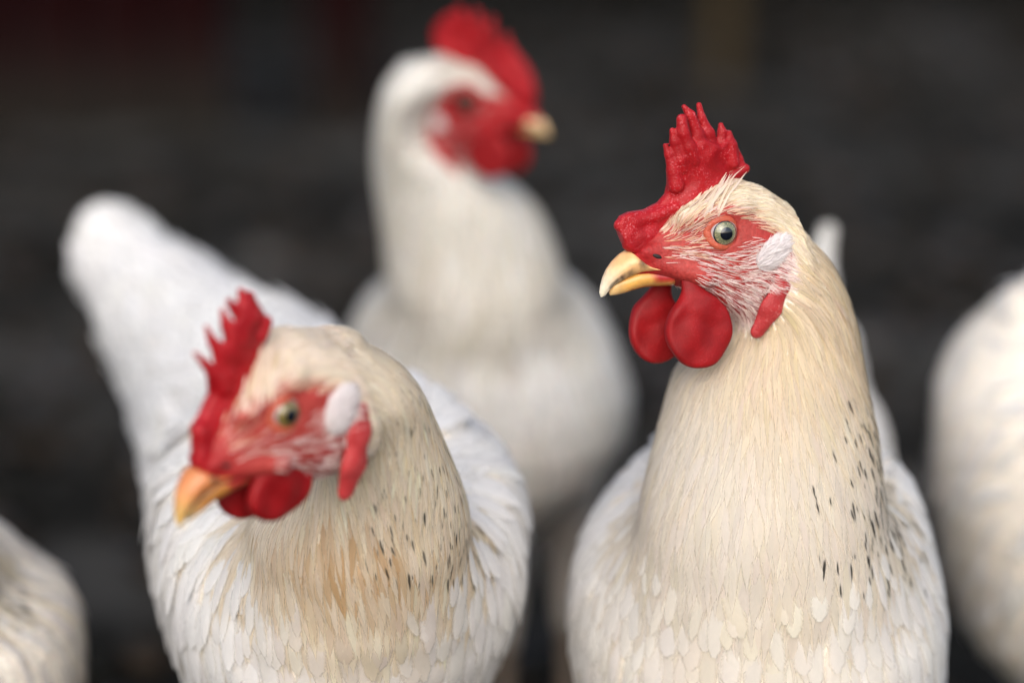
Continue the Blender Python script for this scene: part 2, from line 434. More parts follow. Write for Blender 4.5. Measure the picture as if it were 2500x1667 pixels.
def build_body(hen, h=.0032):
    f = hen['f']; lo, hi = hen['box']
    V, Q = nets(f, lo, hi, h); V = project(f, V, 2)
    me = raw_mesh('body', V, Q)
    bm = bmesh.new(); bm.from_mesh(me); bm.verts.ensure_lookup_table()
    hl = head_field(hen['loc'](V))
    sel = set(np.nonzero(hl < .003)[0].tolist())
    ed = [e for e in bm.edges if e.verts[0].index in sel and e.verts[1].index in sel]
    bmesh.ops.subdivide_edges(bm, edges=ed, cuts=hen.get('cuts', 3), use_grid_fill=True)
    bm.verts.ensure_lookup_table(); bm.verts.index_update()
    V = np.array([v.co[:] for v in bm.verts]); V = project(f, V, 5)
    c = body_color(hen, V)
    V2 = V - hen['base']
    for v, p in zip(bm.verts, V2): v.co = p
    for fc in bm.faces: fc.smooth = True
    me2 = bpy.data.meshes.new('body'); bm.to_mesh(me2); bm.free(); bpy.data.meshes.remove(me)
    set_col(me2, c)
    me2.calc_loop_triangles()
    tri = np.empty(len(me2.loop_triangles) * 3, np.int32); me2.loop_triangles.foreach_get('vertices', tri)
    hen['V'] = V; hen['T'] = tri.reshape(-1, 3)
    link('body', me2, M_UNDER, hen['ob'])
def body_color(hen, V):
    q = hen['loc'](V); d = sd_poly(q[:, 0], q[:, 2], hen.get('face', FACE))
    near = head_field(q) < .004
    m = np.where(near, 1 - sstep(-.0008, .0008, d), 0)[:, None]
    under = np.array(hen.get('under', (.84, .77, .67)))
    red = np.array([.33, .008, .012]); pale = np.array([.40, .050, .042])
    k = sstep(.012, .030, np.linalg.norm(q - [.004, .014, -.002], axis=1))[:, None]
    skin = pale * (1 - k) + red * k
    return under * (1 - m) + skin * m
def sample(hen, n, dens=None):
    V, T = hen['V'], hen['T']; a = V[T[:, 0]]; b = V[T[:, 1]]; c = V[T[:, 2]]
    ar = np.linalg.norm(np.cross(b - a, c - a), axis=1)
    if dens is not None: ar = ar * dens((a + b + c) / 3)
    if ar.sum() <= 0: return np.zeros((0, 3))
    i = rng.choice(len(T), n, p=ar / ar.sum()); u = rng.random((n, 2)); fl = u.sum(1) > 1; u[fl] = 1 - u[fl]
    return a[i] + u[:, :1] * (b - a)[i] + u[:, 1:] * (c - a)[i]
def thin(p, r):
    cell = {}; keep = []
    for i, x in enumerate(p):
        k = tuple((x / r).astype(int)); ok = True
        for dx in (-1, 0, 1):
            for dy in (-1, 0, 1):
                for dz in (-1, 0, 1):
                    for y in cell.get((k[0] + dx, k[1] + dy, k[2] + dz), ()):
                        if (x[0] - y[0])**2 + (x[1] - y[1])**2 + (x[2] - y[2])**2 < r * r: ok = False; break
                    if not ok: break
                if not ok: break
            if not ok: break
        if ok: cell.setdefault(k, []).append(x); keep.append(i)
    return p[np.array(keep, int)] if keep else p[:0]
def grow(hen, p, L, nseg, h0, h1, jit=.12, D0=None, flow=None, stick=1., hpow=1.5):
    """strands that run over the surface along the flow; returns centre lines and normals"""
    f = hen['f']; flow = flow or hen['flow']; N = len(p)
    C = np.zeros((N, nseg + 1, 3)); Nn = np.zeros_like(C); Tn = np.zeros_like(C)
    ang = rng.normal(0, jit, N); p = p.copy(); h0 = np.broadcast_to(h0, (N,)); h1 = np.broadcast_to(h1, (N,)); L = np.broadcast_to(L, (N,))
    prev = None
    for k in range(nseg + 1):
        f0, g = grad(f, p); n = nrm(g)
        tgt = h0 + (h1 - h0) * (k / nseg)**hpow
        p = p - n * (np.clip(f0 - tgt, -.006, .006) * stick)[:, None]
        d = flow(p); d = nrm(d - (d * n).sum(1)[:, None] * n)
        s = np.cross(n, d); d = d * np.cos(ang)[:, None] + s * np.sin(ang)[:, None]
        if prev is not None: d = nrm(prev * .45 + d * .55); d = nrm(d - (d * n).sum(1)[:, None] * n * stick)
        C[:, k] = p; Nn[:, k] = n; Tn[:, k] = d; prev = d
        p = p + d * (L / nseg)[:, None]
    return C, Nn, Tn
def strip_mesh(C, Nn, Tn, W, prof, across=3, camber=.25, rnd=None, spot=None, colr=None, twist=None):
    N, K = C.shape[:2]; B = nrm(np.cross(Nn, Tn)); us = np.linspace(-1, 1, across)
    if twist is not None:
        B = nrm(B * np.cos(twist)[:, None, None] + Nn * np.sin(twist)[:, None, None])
    w = (W[:, None] * prof[None])
    V = C[:, :, None] + B[:, :, None] * (w[:, :, None] * us)[..., None] + Nn[:, :, None] * ((w * camber)[:, :, None] * (1 - us**2 * 1.6))[..., None]
    V = V.reshape(-1, 3)
    a = np.arange(across); b = np.arange(K)
    uv = np.stack(np.meshgrid(np.arange(N), b / (K - 1), (us + 1) / 2, indexing='ij')[1:][::-1], -1).reshape(-1, 2)
    base = (np.arange(N) * K * across)[:, None, None] + (np.arange(K - 1) * across)[None, :, None] + np.arange(across - 1)[None, None]
    Q = np.stack([base, base + 1, base + across + 1, base + across], -1).reshape(-1, 4)
    rep = K * across
    rnd = rng.random(N) if rnd is None else rnd; spot = np.zeros(N) if spot is None else spot
    uv2 = np.stack([np.repeat(rnd, rep), np.repeat(spot, rep)], 1)
    if colr.ndim == 2: cc = np.repeat(colr, rep, 0)
    else: cc = np.repeat(colr, across, 1).reshape(-1, 3)
    return V, Q, uv, uv2, cc
HPROF = np.array([.45, .85, 1., .98, .88, .66, .38, .06])
BPROF = np.array([.30, .66, .86, .97, 1.0, .96, .84, .55])

def over_lappets(hen):
    h2 = dict(hen); f0 = hen['f']; loc = hen['loc']
    def f(p):
        q = loc(p); g = f0(p)
        for l in hen['lapf']: g = smin(g, l(q), .002)
        return g
    h2['f'] = f; return h2
def hair(hen, name, dens, n, L, w, h0, h1, colr, nseg=4, jit=.2, hpow=1.5, flow=None, mat_=None, thin_r=None, camber=.3, stick=1.):
    if n < 1: return
    p = sample(hen, n, dens)
    if thin_r: p = thin(p, thin_r)
    N = len(p)
    if N == 0: return
    Ls = L * rng.uniform(.65, 1.25, N)
    C, Nn, Tn = grow(hen, p, Ls, nseg, h0, h1 * rng.uniform(.5, 1.5, N), jit, flow=flow, hpow=hpow, stick=stick)
    prof = np.interp(np.linspace(0, 1, nseg + 1), [0, .3, .7, 1], [.8, 1, .7, .12])
    c = colr(p, N)
    V, Q, uv, uv2, cc = strip_mesh(C, Nn, Tn, w * rng.uniform(.7, 1.3, N), prof, 2 if w < .0004 else 3, camber, colr=c, twist=rng.normal(0, .5, N))
    o = part(name, V, Q, mat_ or M_BRIS, hen, uv=uv, uv2=uv2, colr=cc); o['kind'] = 'stuff'; return o

def sdf_part(name, f, lo, hi, h, mat_, hen, to_world=True, it=3, parent=None):
    V, Q = nets(f, lo, hi, h); V = project(f, V, it)
    Vw = hen['O'] + V @ hen['M'] if to_world else V
    return part(name, Vw, Q, mat_, hen, parent=parent)

def build_comb(hen):
    O, M = hen['O'], hen['M']; side = hen['side']
    pts = np.array([unproj(O, M, x, y, 0) for x, y in hen['comb_poly']])[:, [0, 2]]
    fing = []
    for F in hen['comb_fingers']:
        yl = F[0]; fing.append((np.array([unproj(O, M, x, y, yl * .001) for x, y, r in F[1]]), [r * .00115 for x, y, r in F[1]]))
    zb = pts[:, 1].min(); zt = pts[:, 1].max()
    amp = hen.get('comb_wave', .0016)
    def f(q):
        x, y, z = q[:, 0], q[:, 1], q[:, 2]
        lat = amp * np.sin(x * 190 + 1.) * np.clip((z - zb) * 60, 0, 1) + amp * .5 * np.sin(z * 260 + x * 90)
        d = sd_poly(x, z, pts)
        t = .0010 + .0024 * np.clip((zt - z) / (zt - zb), 0, 1)**1.3
        rough = .00025 * np.sin(x * 700 + 2 * np.sin(z * 420)) * np.clip(-d * 400, 0, 1)
        r = .0012; a = np.abs(y - lat) - t + r + rough; b = d + r
        g = np.minimum(np.maximum(a, b), 0) + np.sqrt(np.maximum(a, 0)**2 + np.maximum(b, 0)**2) - r
        for pp, rr in fing:
            for i in range(len(pp) - 1):
                g = smin(g, cone(q, pp[i], pp[i + 1], rr[i], rr[i + 1], ((0, 1, 0), 1.1)), .0010)
        return g
    al = np.concatenate([np.stack([pts[:, 0], 0 * pts[:, 0], pts[:, 1]], 1)] + [p for p, r in fing])
    lo = al.min(0) - .004; hi = al.max(0) + .004; lo[1] -= .005; hi[1] += .005
    sdf_part('comb', f, lo, hi, hen.get('comb_h', .0007), M_COMB, hen)

def build_wattle(hen, c, s, R=(.0130, .0135), lean=0., seed=0.):
    """c: centre in head-local metres, s: side sign"""
    c = np.array(c); at = np.array([.0125, s * .0075, -.0185])
    def f(q):
        x = q[:, 0] - c[0]; y = q[:, 1] - c[1] - lean * (q[:, 2] - c[2]); z = q[:, 2] - c[2]
        th = np.arctan2(z, x); rr = np.sqrt((x / R[0])**2 + (z / R[1])**2) * (1 + .010 * np.sin(3 * th + seed) + .007 * np.sin(7 * th + 2 * seed))
        y2 = y + .0003 * s * (rr**2 - .5) + .0004 * np.sin(z * 700 + 2 * np.sin(x * 300 + seed)) * np.clip(z * 80, 0, 1) + .0006 * np.sin(x * 420 + seed) * np.cos(z * 300)
        d = (rr - 1) * min(R) + .0018
        a = np.abs(y2) - .0003 - .0009 * np.clip(1 - rr * .6, 0, 1)
        g = np.minimum(np.maximum(a, d), 0) + np.sqrt(np.maximum(a, 0)**2 + np.maximum(d, 0)**2) - .0018
        top = c + np.array([.0, lean * R[1] * .6, R[1] * .6])
        g = smin(g, cone(q, at + [0, 0, .003], top, .0026, .0050, ((0, 1, 0), 1.7)), .004)
        return g
    lo = np.minimum(at, c - [R[0], .006, R[1]]) - .006; hi = np.maximum(at + [0, 0, .004], c + [R[0], .006, R[1]]) + .006
    sdf_part('wattle', f, lo, hi, .0009, M_WATT, hen)

# upper / lower beak sections traced on the near profile: (top px, bottom px, half width mm)
OA = P(1773, 570, .86) - rotm(22, 0, 0)[1] * .014; MA = rotm(22, 0, 0)
def la(x, y, lat=0.): return unproj(OA, MA, x, y, lat * .001)
UB = [((1466, 724), (1469, 726), .35), ((1463, 714), (1479, 722), 1.0), ((1466, 698), (1487, 713), 1.9), ((1472, 679), (1501, 699), 3.0), ((1482, 658), (1519, 690), 4.1),
      ((1497, 638), (1537, 681), 5.1), ((1516, 620), (1555, 674), 6.0), ((1534, 609), (1574, 668), 6.7), ((1562, 640), (1606, 664), 7.4), ((1606, 652), (1638, 662), 8.3), ((1648, 655), (1664, 664), 9.0)]
LB = [((1488, 719), (1490, 722), .7), ((1497, 706), (1504, 721), 2.0), ((1516, 694), (1524, 717), 3.2), ((1538, 685), (1547, 709), 4.3), ((1562, 675), (1575, 702), 5.3), ((1600, 668), (1606, 700), 6.4), ((1640, 667), (1640, 699), 7.4)]
def beak(hen, name, S, upper):
    ring = []; n = 20; a = np.linspace(0, 2 * np.pi, n, endpoint=False)
    S2 = []
    for t in np.linspace(0, len(S) - 1, 3 * len(S)):       # finer sections
        i = min(int(t), len(S) - 2); f = t - i
        g = lambda k: (np.array(S[i][k]) * (1 - f) + np.array(S[i + 1][k]) * f)
        S2.append((g(0), g(1), float(g(2))))
    for tp, bt, hw in S2:
        T = la(*tp, 0. if upper else hw * .95); Bc = la(*bt, hw * (.85 if upper else .35)); T[1] = 0; Bc[1] = 0; T[2] += 0 if upper else .0013
        c = (T + Bc) / 2; ax = (T - Bc) / 2; s = np.sin(a)
        if upper: wd = np.where(s > 0, np.cos(a) * (1 - .12 * s**2), np.sign(np.cos(a)) * np.abs(np.cos(a))**.45)
        else: wd = np.where(s < 0, np.cos(a), np.sign(np.cos(a)) * np.abs(np.cos(a))**.5)
        r = c + ax * s[:, None]; r[:, 1] += wd * hw * .001
        if upper: r[:, 2] -= np.where(s < 0, 0, 0)
        ring.append(r)
    V, Q = ring_mesh(np.array(ring))
    x, y, z = V.T.copy(); ang_id = np.concatenate([np.tile(np.arange(n), len(ring)), [0, 0]]); tipd = np.linalg.norm(V - la(1466, 724), axis=1)
    ca, cb, cc = hen['beak_cols']                             # tip, mid, low
    k = sstep(.002, .015, tipd)[:, None]
    if upper:
        c = np.array(ca) * (1 - k) + np.array(cb) * k
        k2 = sstep(.0, .0045, z - (-.0205 + (.043 - x) * .30))[:, None]      # culmen side paler
        kk = hen.get('culm', .35); c = c * (1 - kk * k2) + np.array([.80, .60, .44]) * kk * k2
    else:
        k0 = sstep(.004, .012, tipd)[:, None]
        c = np.array([.66, .44, .20]) * (1 - k0) + np.array(cc) * k0
        k3 = (sstep(.019, .022, tipd) * sstep(-.0188, -.0170, z))[:, None]
        c = c * (1 - k3) + np.array([.45, .03, .03]) * k3
    nz = .5 + .5 * np.sin(x * 2300 + 3 * np.sin(z * 1700)) * np.sin(z * 2900 + 1.)
    if upper:                                                # dirt held along the cutting edge and by the nostril
        dk = np.isin(ang_id, (11, 12, 13, 17, 18, 19)) * sstep(.0035, .0055, tipd) * (1 - sstep(.013, .017, tipd)) * (.35 + .65 * nz)
        dk = np.maximum(dk, (1 - sstep(.0008, .0026, np.hypot(x - .0292, z + .0102))) * .8)
        c = c * (1 - dk[:, None]) + np.array([.07, .045, .03]) * dk[:, None]
    if 'bs' in hen:
        pv = la(1600, 650); V = pv + (V - pv) * np.array(hen['bs'])
    part(name, hen['O'] + V @ hen['M'], Q, M_BEAK, hen, colr=c)

def disc_eye(hen, s):
    O, M = hen['O'], hen['M']; side = np.array([1, s, 1])
    c = np.array([0, .0098, 0]) * side; R = .0058
    ax = nrm(np.array([.10, 1., .02]) * side); u = nrm(np.cross([0, 0, 1.], ax)); v = np.cross(ax, u)
    def cap(R, ang, n=14, k=32, off=0.):
        th = np.linspace(.0005, ang, n); ph = np.linspace(0, 2 * np.pi, k, endpoint=False)
        p = np.sin(th)[:, None, None] * (np.cos(ph)[None, :, None] * u + np.sin(ph)[None, :, None] * v) + np.cos(th)[:, None, None] * ax
        V = c + (p * R + ax * off).reshape(-1, 3)
        i = np.arange(n - 1)[:, None] * k; j = np.arange(k)[None]; j2 = (j + 1) % k
        Q = np.stack([i + j, i + k + j, i + k + j2, i + j2], -1).reshape(-1, 4)
        uv = np.stack([np.repeat(th / ang, k), np.tile(ph / 6.2832, n)], 1)
        return V, Q, uv
    V, Q, _ = cap(R, np.pi - .01, 24); e = part('eye', O + V @ M, Q, M_EYE2 if hen.get('brown') else M_SCL, hen)
    V, Q, uv = cap(R + .00012, .86); part('iris', O + V @ M, Q, M_EYE2 if hen.get('brown') else (M_EYE3 if hen.get('gold') else M_EYE), hen, uv=uv, parent=e)
    V, Q, uv = cap(R + .00024, .40); part('pupil', O + V @ M, Q, M_EYE2 if hen.get('brown') else M_PUPIL, hen, parent=e)
    # eyelid: ring of skin around the ball
    a = np.linspace(0, 2 * np.pi, 48, endpoint=False)
    rx = .0053 + .0008 * np.maximum(np.cos(a), 0)**3; rz = .0049
    fwd = np.array([1., 0, 0]); up = np.array([0, 0, 1.]); tilt = .12
    ctr = c + ax * .0030
    rings = []
    for t, x, z, aa in zip(range(48), rx * np.cos(a), rz * np.sin(a), a):
        pc = ctr + fwd * (x * math.cos(tilt) - z * math.sin(tilt)) + up * (x * math.sin(tilt) + z * math.cos(tilt)) - ax * .0016 * abs(math.cos(aa))**2
        rd = nrm(pc - ctr); b = np.linspace(0, 2 * np.pi, 10, endpoint=False); tr = .00095 + .00025 * (math.sin(aa) < 0)
        rings.append(pc + tr * (np.cos(b)[:, None] * rd * 1.5 + np.sin(b)[:, None] * ax))
    R3 = np.array(rings); R3 = np.concatenate([R3, R3[:1]]); k, n = R3.shape[:2]
    i = np.arange(k - 1)[:, None] * n; j = np.arange(n)[None]; j2 = (j + 1) % n
    Q = np.stack([i + j, i + n + j, i + n + j2, i + j2], -1).reshape(-1, 4)
    part('eyelid', O + R3.reshape(-1, 3) @ M, Q, M_LID2 if hen.get('brown') else M_LID, hen)

LAPP = [((1934, 640), 15.8), ((1914, 690), 16.7), ((1884, 750), 16.1), ((1850, 806), 14.2)]
LAPP_L = [la(x, y, l) for (x, y), l in LAPP]
def build_face(hen, full=True):
    O, M = hen['O'], hen['M']
    for s in (1, -1):
        sg = np.array([1, s, 1])
        disc_eye(hen, s)
        # earlobe: long white pad slanting up and back
        c = np.array([-.0190, .0153, -.0080]) * sg; ang = rad(38)
        Mx = np.array([[math.cos(ang) * -1, 0, math.sin(ang)], [0, s, 0], [math.sin(ang), 0, math.cos(ang)]])
        f = lambda q: ellip(q, c, hen.get('lobe', (.0082, .0022, .0050)), Mx) + .0003 * np.sin(q[:, 0] * 900) * np.sin(q[:, 2] * 800)
        sdf_part('earlobe', f, c - .011, c + .011, .0009, M_LOBE, hen)
        pts = [p * sg for p in LAPP_L]; k = hen.get('lappet', 1.)
        rr = [.0030 * k, .0038 * k, .0040 * k, .0030 * k]
        def f(q, pts=pts, rr=rr):
            g = cone(q, pts[0], pts[1], rr[0], rr[1], ((0, 1, 0), 2.1))
            for i in (1, 2): g = smin(g, cone(q, pts[i], pts[i + 1], rr[i], rr[i + 1], ((0, 1, 0), 2.1)), .002)
            return g + .00025 * np.sin(q[:, 2] * 700 + q[:, 0] * 500)
        hen.setdefault('lapf', []).append(f)
        al = np.array(pts); sdf_part('ear_lappet', f, al.min(0) - .008, al.max(0) + .008, .0009, M_LAPP, hen)
        c = np.array([.0243, .0074, -.0078]) * sg
        V, Q = blob(c, [np.array([.0017, .0004 * -s, .0007]), np.array([0, .0006, 0]), np.array([-.0003, 0, .0007])], 8)
        part('nostril', O + V @ M, Q, M_NOST, hen)
    beak(hen, 'upper_beak', UB, True); beak(hen, 'lower_beak', LB, False)
    for cc in hen['wattles']:
        build_wattle(hen, unproj(O, M, cc[0], cc[1], cc[2] * .001), 1 if cc[2] > 0 else -1, lean=cc[3], R=cc[4], seed=cc[0])
    build_comb(hen)

def tint(base, n, s=.04, warm=0.):
    c = np.tile(np.array(base, float), (n, 1)); k = rng.normal(0, s, n)[:, None]
    c = c * (1 + k); c[:, 2] -= np.abs(rng.normal(0, warm, n)); c[:, 1] -= .4 * np.abs(rng.normal(0, warm, n)); return np.clip(c, .02, .92)

def build_plumage(hen, q=1.):
    loc = hen['loc']; O, M = hen['O'], hen['M']
    def facem(p):
        l = loc(p); return (sd_poly(l[:, 0], l[:, 2], hen.get('face', FACE)) < 0) & (head_field(l) < .003)
    def headm(p): return hen['hf'](p) < .0012
    def eyed(p):
        l = loc(p); l = l * [1, 0, 1]; return np.linalg.norm(l, axis=1)
    def beakzone(p):
        l = loc(p); return (l[:, 0] > .022) | ((l[:, 0] > .011) & (l[:, 2] < -.009) & (l[:, 2] > -.020) & (l[:, 2] < -.010 - (l[:, 0] - .02) * .25))
    def frontneck(p):
        l = loc(p); return l
    nz = lambda p, s, k: np.sin(p[:, 0] * s + k) * np.sin(p[:, 2] * s * .8 + 2 * k) + np.sin(p[:, 1] * s * 1.1 + k * 3)
    cream, white, crown = [np.array(hen[k]) for k in ('cream', 'white', 'crown')]
    # ---- crown fur: narrow filaments
    d = lambda p: (headm(p) & ~facem(p) & (loc(p)[:, 0] < hen.get('cx', .017))) * 1.
    hair(hen, 'crown_feathers', d, int(12000 * q), .0095, .00038, .0001, .0007, lambda p, n: tint(crown, n, .05, .05), 5, .10, hpow=1.)
    # ---- face bristles
    def df(p):
        e = eyed(p); l = loc(p); w = facem(p) & (e > .0072) & ~beakzone(p)
        low = .35 + .9 * (l[:, 2] < -.006) + 1.5 * ((l[:, 0] < -.006) & (l[:, 2] < -.004))
        fr = np.where((l[:, 0] > .017), .35, 1)
        back = np.where((l[:, 0] < -.006) & (l[:, 2] > -.004), .25, 1)
        return w * low * fr * back
    hair(over_lappets(hen), 'face_bristles', df, int(2200 * q * hen.get('bq', 1.)), .0058, .00014, .0, .0008, lambda p, n: tint((.84, .72, .70), n, .10, .03), 4, .13)
    # brow feathers
    def db(p):
        l = loc(p); dd = sd_poly(l[:, 0], l[:, 2], hen.get('face', FACE)); return headm(p) & (dd < .001) & (dd > -.004) & (l[:, 2] > .000) & (l[:, 0] < hen.get('cx', .017) + .005) & (eyed(p) > .007)
    hair(hen, 'brow_bristles', lambda p: db(p) * 1., int(520 * q * hen.get('tq', 1.)), .0066, .00020, .0, .0009, lambda p, n: tint((.74, .54, .44), n, .1, .06), 4, .12)
    def dl(p):
        l = loc(p); return (facem(p) & (l[:, 0] > .008) & (l[:, 0] < .022) & (l[:, 2] > -.0085) & (eyed(p) > .0078)) * 1.
    hair(hen, 'lore_bristles', dl, int(260 * q * hen.get('lq', 1.)), .0058, .00015, .0, .0010, lambda p, n: tint((.78, .56, .46), n, .1, .06), 4, .15)
    # tufts standing beside the comb
    def dt(p):
        l = loc(p); return (headm(p) & (l[:, 0] > .002) & (l[:, 0] < .014) & (l[:, 2] > .006) & (np.abs(l[:, 1]) > .003)) * 1.
    up = lambda p: nrm(np.tile(np.array([-.35, 0, 1.]) @ M, (len(p), 1)))
    hair(hen, 'forehead_tuft', dt, int(70 * q * hen.get('tq', 1.)) + 1, .0170, .00065, .0, .0050, lambda p, n: tint((.80, .70, .60), n, .06, .06), 5, .16, flow=up, stick=.35, hpow=1.2)
    # down on the white earlobes
    for sgn in (1, -1):
        cL = np.array([-.0190, .0153 * sgn, -.0080]); ang = rad(38); rr = np.array(hen.get('lobe', (.0082, .0022, .0050)))
        Mx = np.array([[-math.cos(ang), 0, math.sin(ang)], [0, sgn, 0], [math.sin(ang), 0, math.cos(ang)]])
        n = int(900 * q); dd = nrm(rng.normal(0, 1, (n, 3))); dd[:, 1] = np.abs(dd[:, 1]); ql = cL + (dd * rr) @ Mx
        fk = dict(hen); fk['f'] = lambda p: ellip(loc(p), cL, rr, Mx)
        fl = lambda p: nrm(np.tile(np.array([-.85, 0, .45]) @ M, (len(p), 1)))
        pw = O + ql @ M; C, Nn, Tn = grow(fk, pw, rng.uniform(.003, .0070, n), 4, .0, .0013 * rng.uniform(.4, 1.5, n), .25, flow=fl, stick=.8)
        V, Q, uv, uv2, cc = strip_mesh(C, Nn, Tn, .00022 * rng.uniform(.7, 1.3, n), np.array([.8, 1, .9, .6, .12]), 2, .2, colr=tint((.84, .80, .81), n, .05, .01), twist=rng.normal(0, .5, n))
        o = part('earlobe_down', V, Q, M_BRIS, hen, uv=uv, uv2=uv2, colr=cc); o['kind'] = 'stuff'
    # ---- hackles
    zc = hen['cape_z']
    def dh(p):
        l = loc(p)
        return (~facem(p)) & (~headm(p) | (l[:, 0] < -.012)) & ((hen['fneck'](p) < .007) | (hen['hf'](p) < .013)) & (p[:, 2] > zc + rng.normal(0, .010, len(p)))
    p = thin(sample(hen, int(26000 * q), lambda p: dh(p) * (.5 + 1.8 * sstep(zc + .02, zc + .10, p[:, 2]))), hen.get('hr', .0017) / math.sqrt(q)); N = len(p)
    depth = np.clip((hen['O'][2] - p[:, 2]) / .13, 0, 1)
    Ls = (.013 + .018 * depth) * rng.uniform(.75, 1.25, N); W = (.00065 + .0025 * depth**1.6) * rng.uniform(.7, 1.3, N) * hen.get('hw', 1.)
    C, Nn, Tn = grow(hen, p, Ls, 7, .0001, .0008 * rng.uniform(.3, 1.7, N), .08, hpow=1.)
    tipz = C[:, -2]
    colr = hen['hackle_color'](tipz, N, depth)
    sp = hen['spots'](C[:, 5], N)
    V, Q, uv, uv2, cc = strip_mesh(C, Nn, Tn, W, HPROF, 3, .06, colr=colr, spot=sp * (W > .0006))
    o = part('hackle_feathers', V, Q, M_HACK, hen, uv=uv, uv2=uv2, colr=cc); o['kind'] = 'stuff'
    # ---- body
    def dbf(p): return (head_field(loc(p)) > .012) & (hen['fbody'](p) < .005 + .02 * (p[:, 2] < zc + .03)) & ((hen['fneck'](p) >= .004) | (p[:, 2] < zc + .03)) & (p[:, 2] > hen['base'][2] + .09)
    p = thin(sample(hen, int(14000 * q), lambda p: dbf(p) * 1.), hen.get('br', .0046) / math.sqrt(q)); N = len(p)
    big = np.clip((p[:, 1] - hen['O'][1] - .06) / .15, 0, 1) * hen.get('bigk', 1.)
    Ls = (.021 + .019 * big) * rng.uniform(.7, 1.3, N); W = (.0038 + .006 * big) * rng.uniform(.75, 1.3, N)
    W = W * (.62 + .38 * np.clip((zc + .02 - p[:, 2]) / .045, 0, 1))
    C, Nn, Tn = grow(hen, p, Ls, 7, .0001, .0009 * hen.get('lift', 1.) * (1 + 3 * big) * rng.uniform(.3, 1.8, N), .12 * hen.get('lift', 1.)**.5 + .22 * big, hpow=hen.get('lift', 1.)**.4)
    colr = hen['body_color'](C[:, 5], N); sp = hen['spots'](C[:, 5], N) * hen.get('bspot', 0.)
    # the ones that can be told apart on a sharp breast are parts
    single = np.zeros(N, bool)
    if hen.get('single'):
        pr = hen['single'](C[:, 5]); idx = np.nonzero(pr)[0][:260]; single[idx] = True
    keep = ~single
    V, Q, uv, uv2, cc = strip_mesh(C[keep], Nn[keep], Tn[keep], W[keep], BPROF, 5, .05, colr=colr[keep], spot=sp[keep])
    o = part('body_feathers', V, Q, M_BODYF, hen, uv=uv, uv2=uv2, colr=cc); o['kind'] = 'stuff'
    for i in np.nonzero(single)[0]:
        s = slice(i, i + 1)
        V, Q, uv, uv2, cc = strip_mesh(C[s], Nn[s], Tn[s], W[s], BPROF, 5, .05, colr=colr[s], spot=sp[s])
        part('breast_feather', V, Q, M_BODYF, hen, uv=uv, uv2=uv2, colr=cc)

def build_legs(hen):
    b = hen['base']; c = hen['legs']
    for (x, y) in c:
        g = np.array([x, y, 0.]); ztop = hen.get('leg_top', .15)
        ps = [tube([g + [0, .012, ztop], g + [0, .010, .10], g + [0, .004, .062]], [.020, .013, .0065], 12)]
        sh = tube([g + [0, .004, .07], g + [0, 0, .04], g + [0, -.002, .008]], [.0062, .0050, .0060], 10)
        toes = []
        for dx, dy, L in ((-.55, -1, .045), (0, -1, .055), (.55, -1, .045), (.1, 1, .022)):
            d = nrm(np.array([dx, dy, 0.]))
            toes.append(tube([g + [0, 0, .009], g + d * L * .5 + [0, 0, .007], g + d * L * .85 + [0, 0, .005], g + d * L + [0, 0, .0015]], [.0052, .0042, .0032, .0006], 8))
        V, Q = join([sh] + toes); o = part('leg', V, Q, M_LEG, hen, colr=np.tile([.17, .13, .10], (len(V), 1)))
        V, Q = join(ps); part('thigh', V, Q, M_UNDER, hen, colr=np.tile([.45, .40, .36], (len(V), 1)), parent=o)

def make_hen(hen, label, group='white hens standing on the dark ground', q=1.):
    hen['ob'] = thing('hen', label, 'hen', hen['base'], group)
    hen['base'] = np.array(hen['base'], float)
    resolve(hen); build_body(hen, hen.get('voxel', .0032)); build_face(hen); build_plumage(hen, q); build_legs(hen)
def px_of(p):
    d = p - CAM; z = d @ FWv; return 1250 + FPX * (d @ RTv) / z, 833.5 - FPX * (d @ UPv) / z
#__HENS__
CREAM = (.84, .76, .62); WHITE = (.74, .73, .72); CROWN = (.86, .78, .65)
def z2(X, Y, s, ox, oy): return (ox + X / s, oy + Y / s)

# ---- hen A: sharp, right of centre
zA = lambda X, Y: z2(X, Y, 2.24, 1400, 220)
polyA = [zA(*c) for c in [(290, 875), (262, 830), (240, 770), (236, 725), (255, 688), (300, 667), (400, 658), (480, 620), (516, 575), (524, 520), (515, 440), (530, 380), (565, 330), (600, 270), (700, 260), (790, 300), (850, 262), (900, 300), (942, 370), (955, 430), (930, 482), (900, 505), (840, 560), (740, 620), (650, 720), (560, 830), (470, 880), (380, 895), (330, 890)]]
def fg(y, *pts): return (y, [(*zA(a, b), r) for a, b, r in pts])
fingA = [fg(0.5, (503, 303, .8), (520, 350, 1.3), (545, 440, 2.0), (560, 520, 2.6)), fg(1.2, (541, 222, 1.0), (552, 280, 1.5), (585, 380, 2.0), (600, 430, 1.5)),
         fg(2.2, (592, 160, 1.7), (598, 230, 2.0), (630, 310, 2.2), (660, 390, 1.6)), fg(.6, (604, 92, .8), (640, 140, 1.6), (680, 250, 2.2), (715, 340, 1.5)),
         fg(-.8, (686, 82, .9), (700, 150, 1.3), (735, 240, 2.2), (770, 330, 1.8)), fg(-1., (806, 192, .9), (812, 230, 1.4), (800, 330, 2.0)), fg(-.8, (850, 236, 1.0), (862, 300, 1.8), (870, 400, 2.2)),
         fg(.6, (250, 740, 1.8), (330, 720, 2.2), (450, 690, 2.0), (560, 640, 1.6)), fg(1.5, (300, 845, 2.0), (360, 800, 2.2), (460, 800, 2.0)), fg(-1., (940, 430, 1.5), (880, 460, 1.8))]
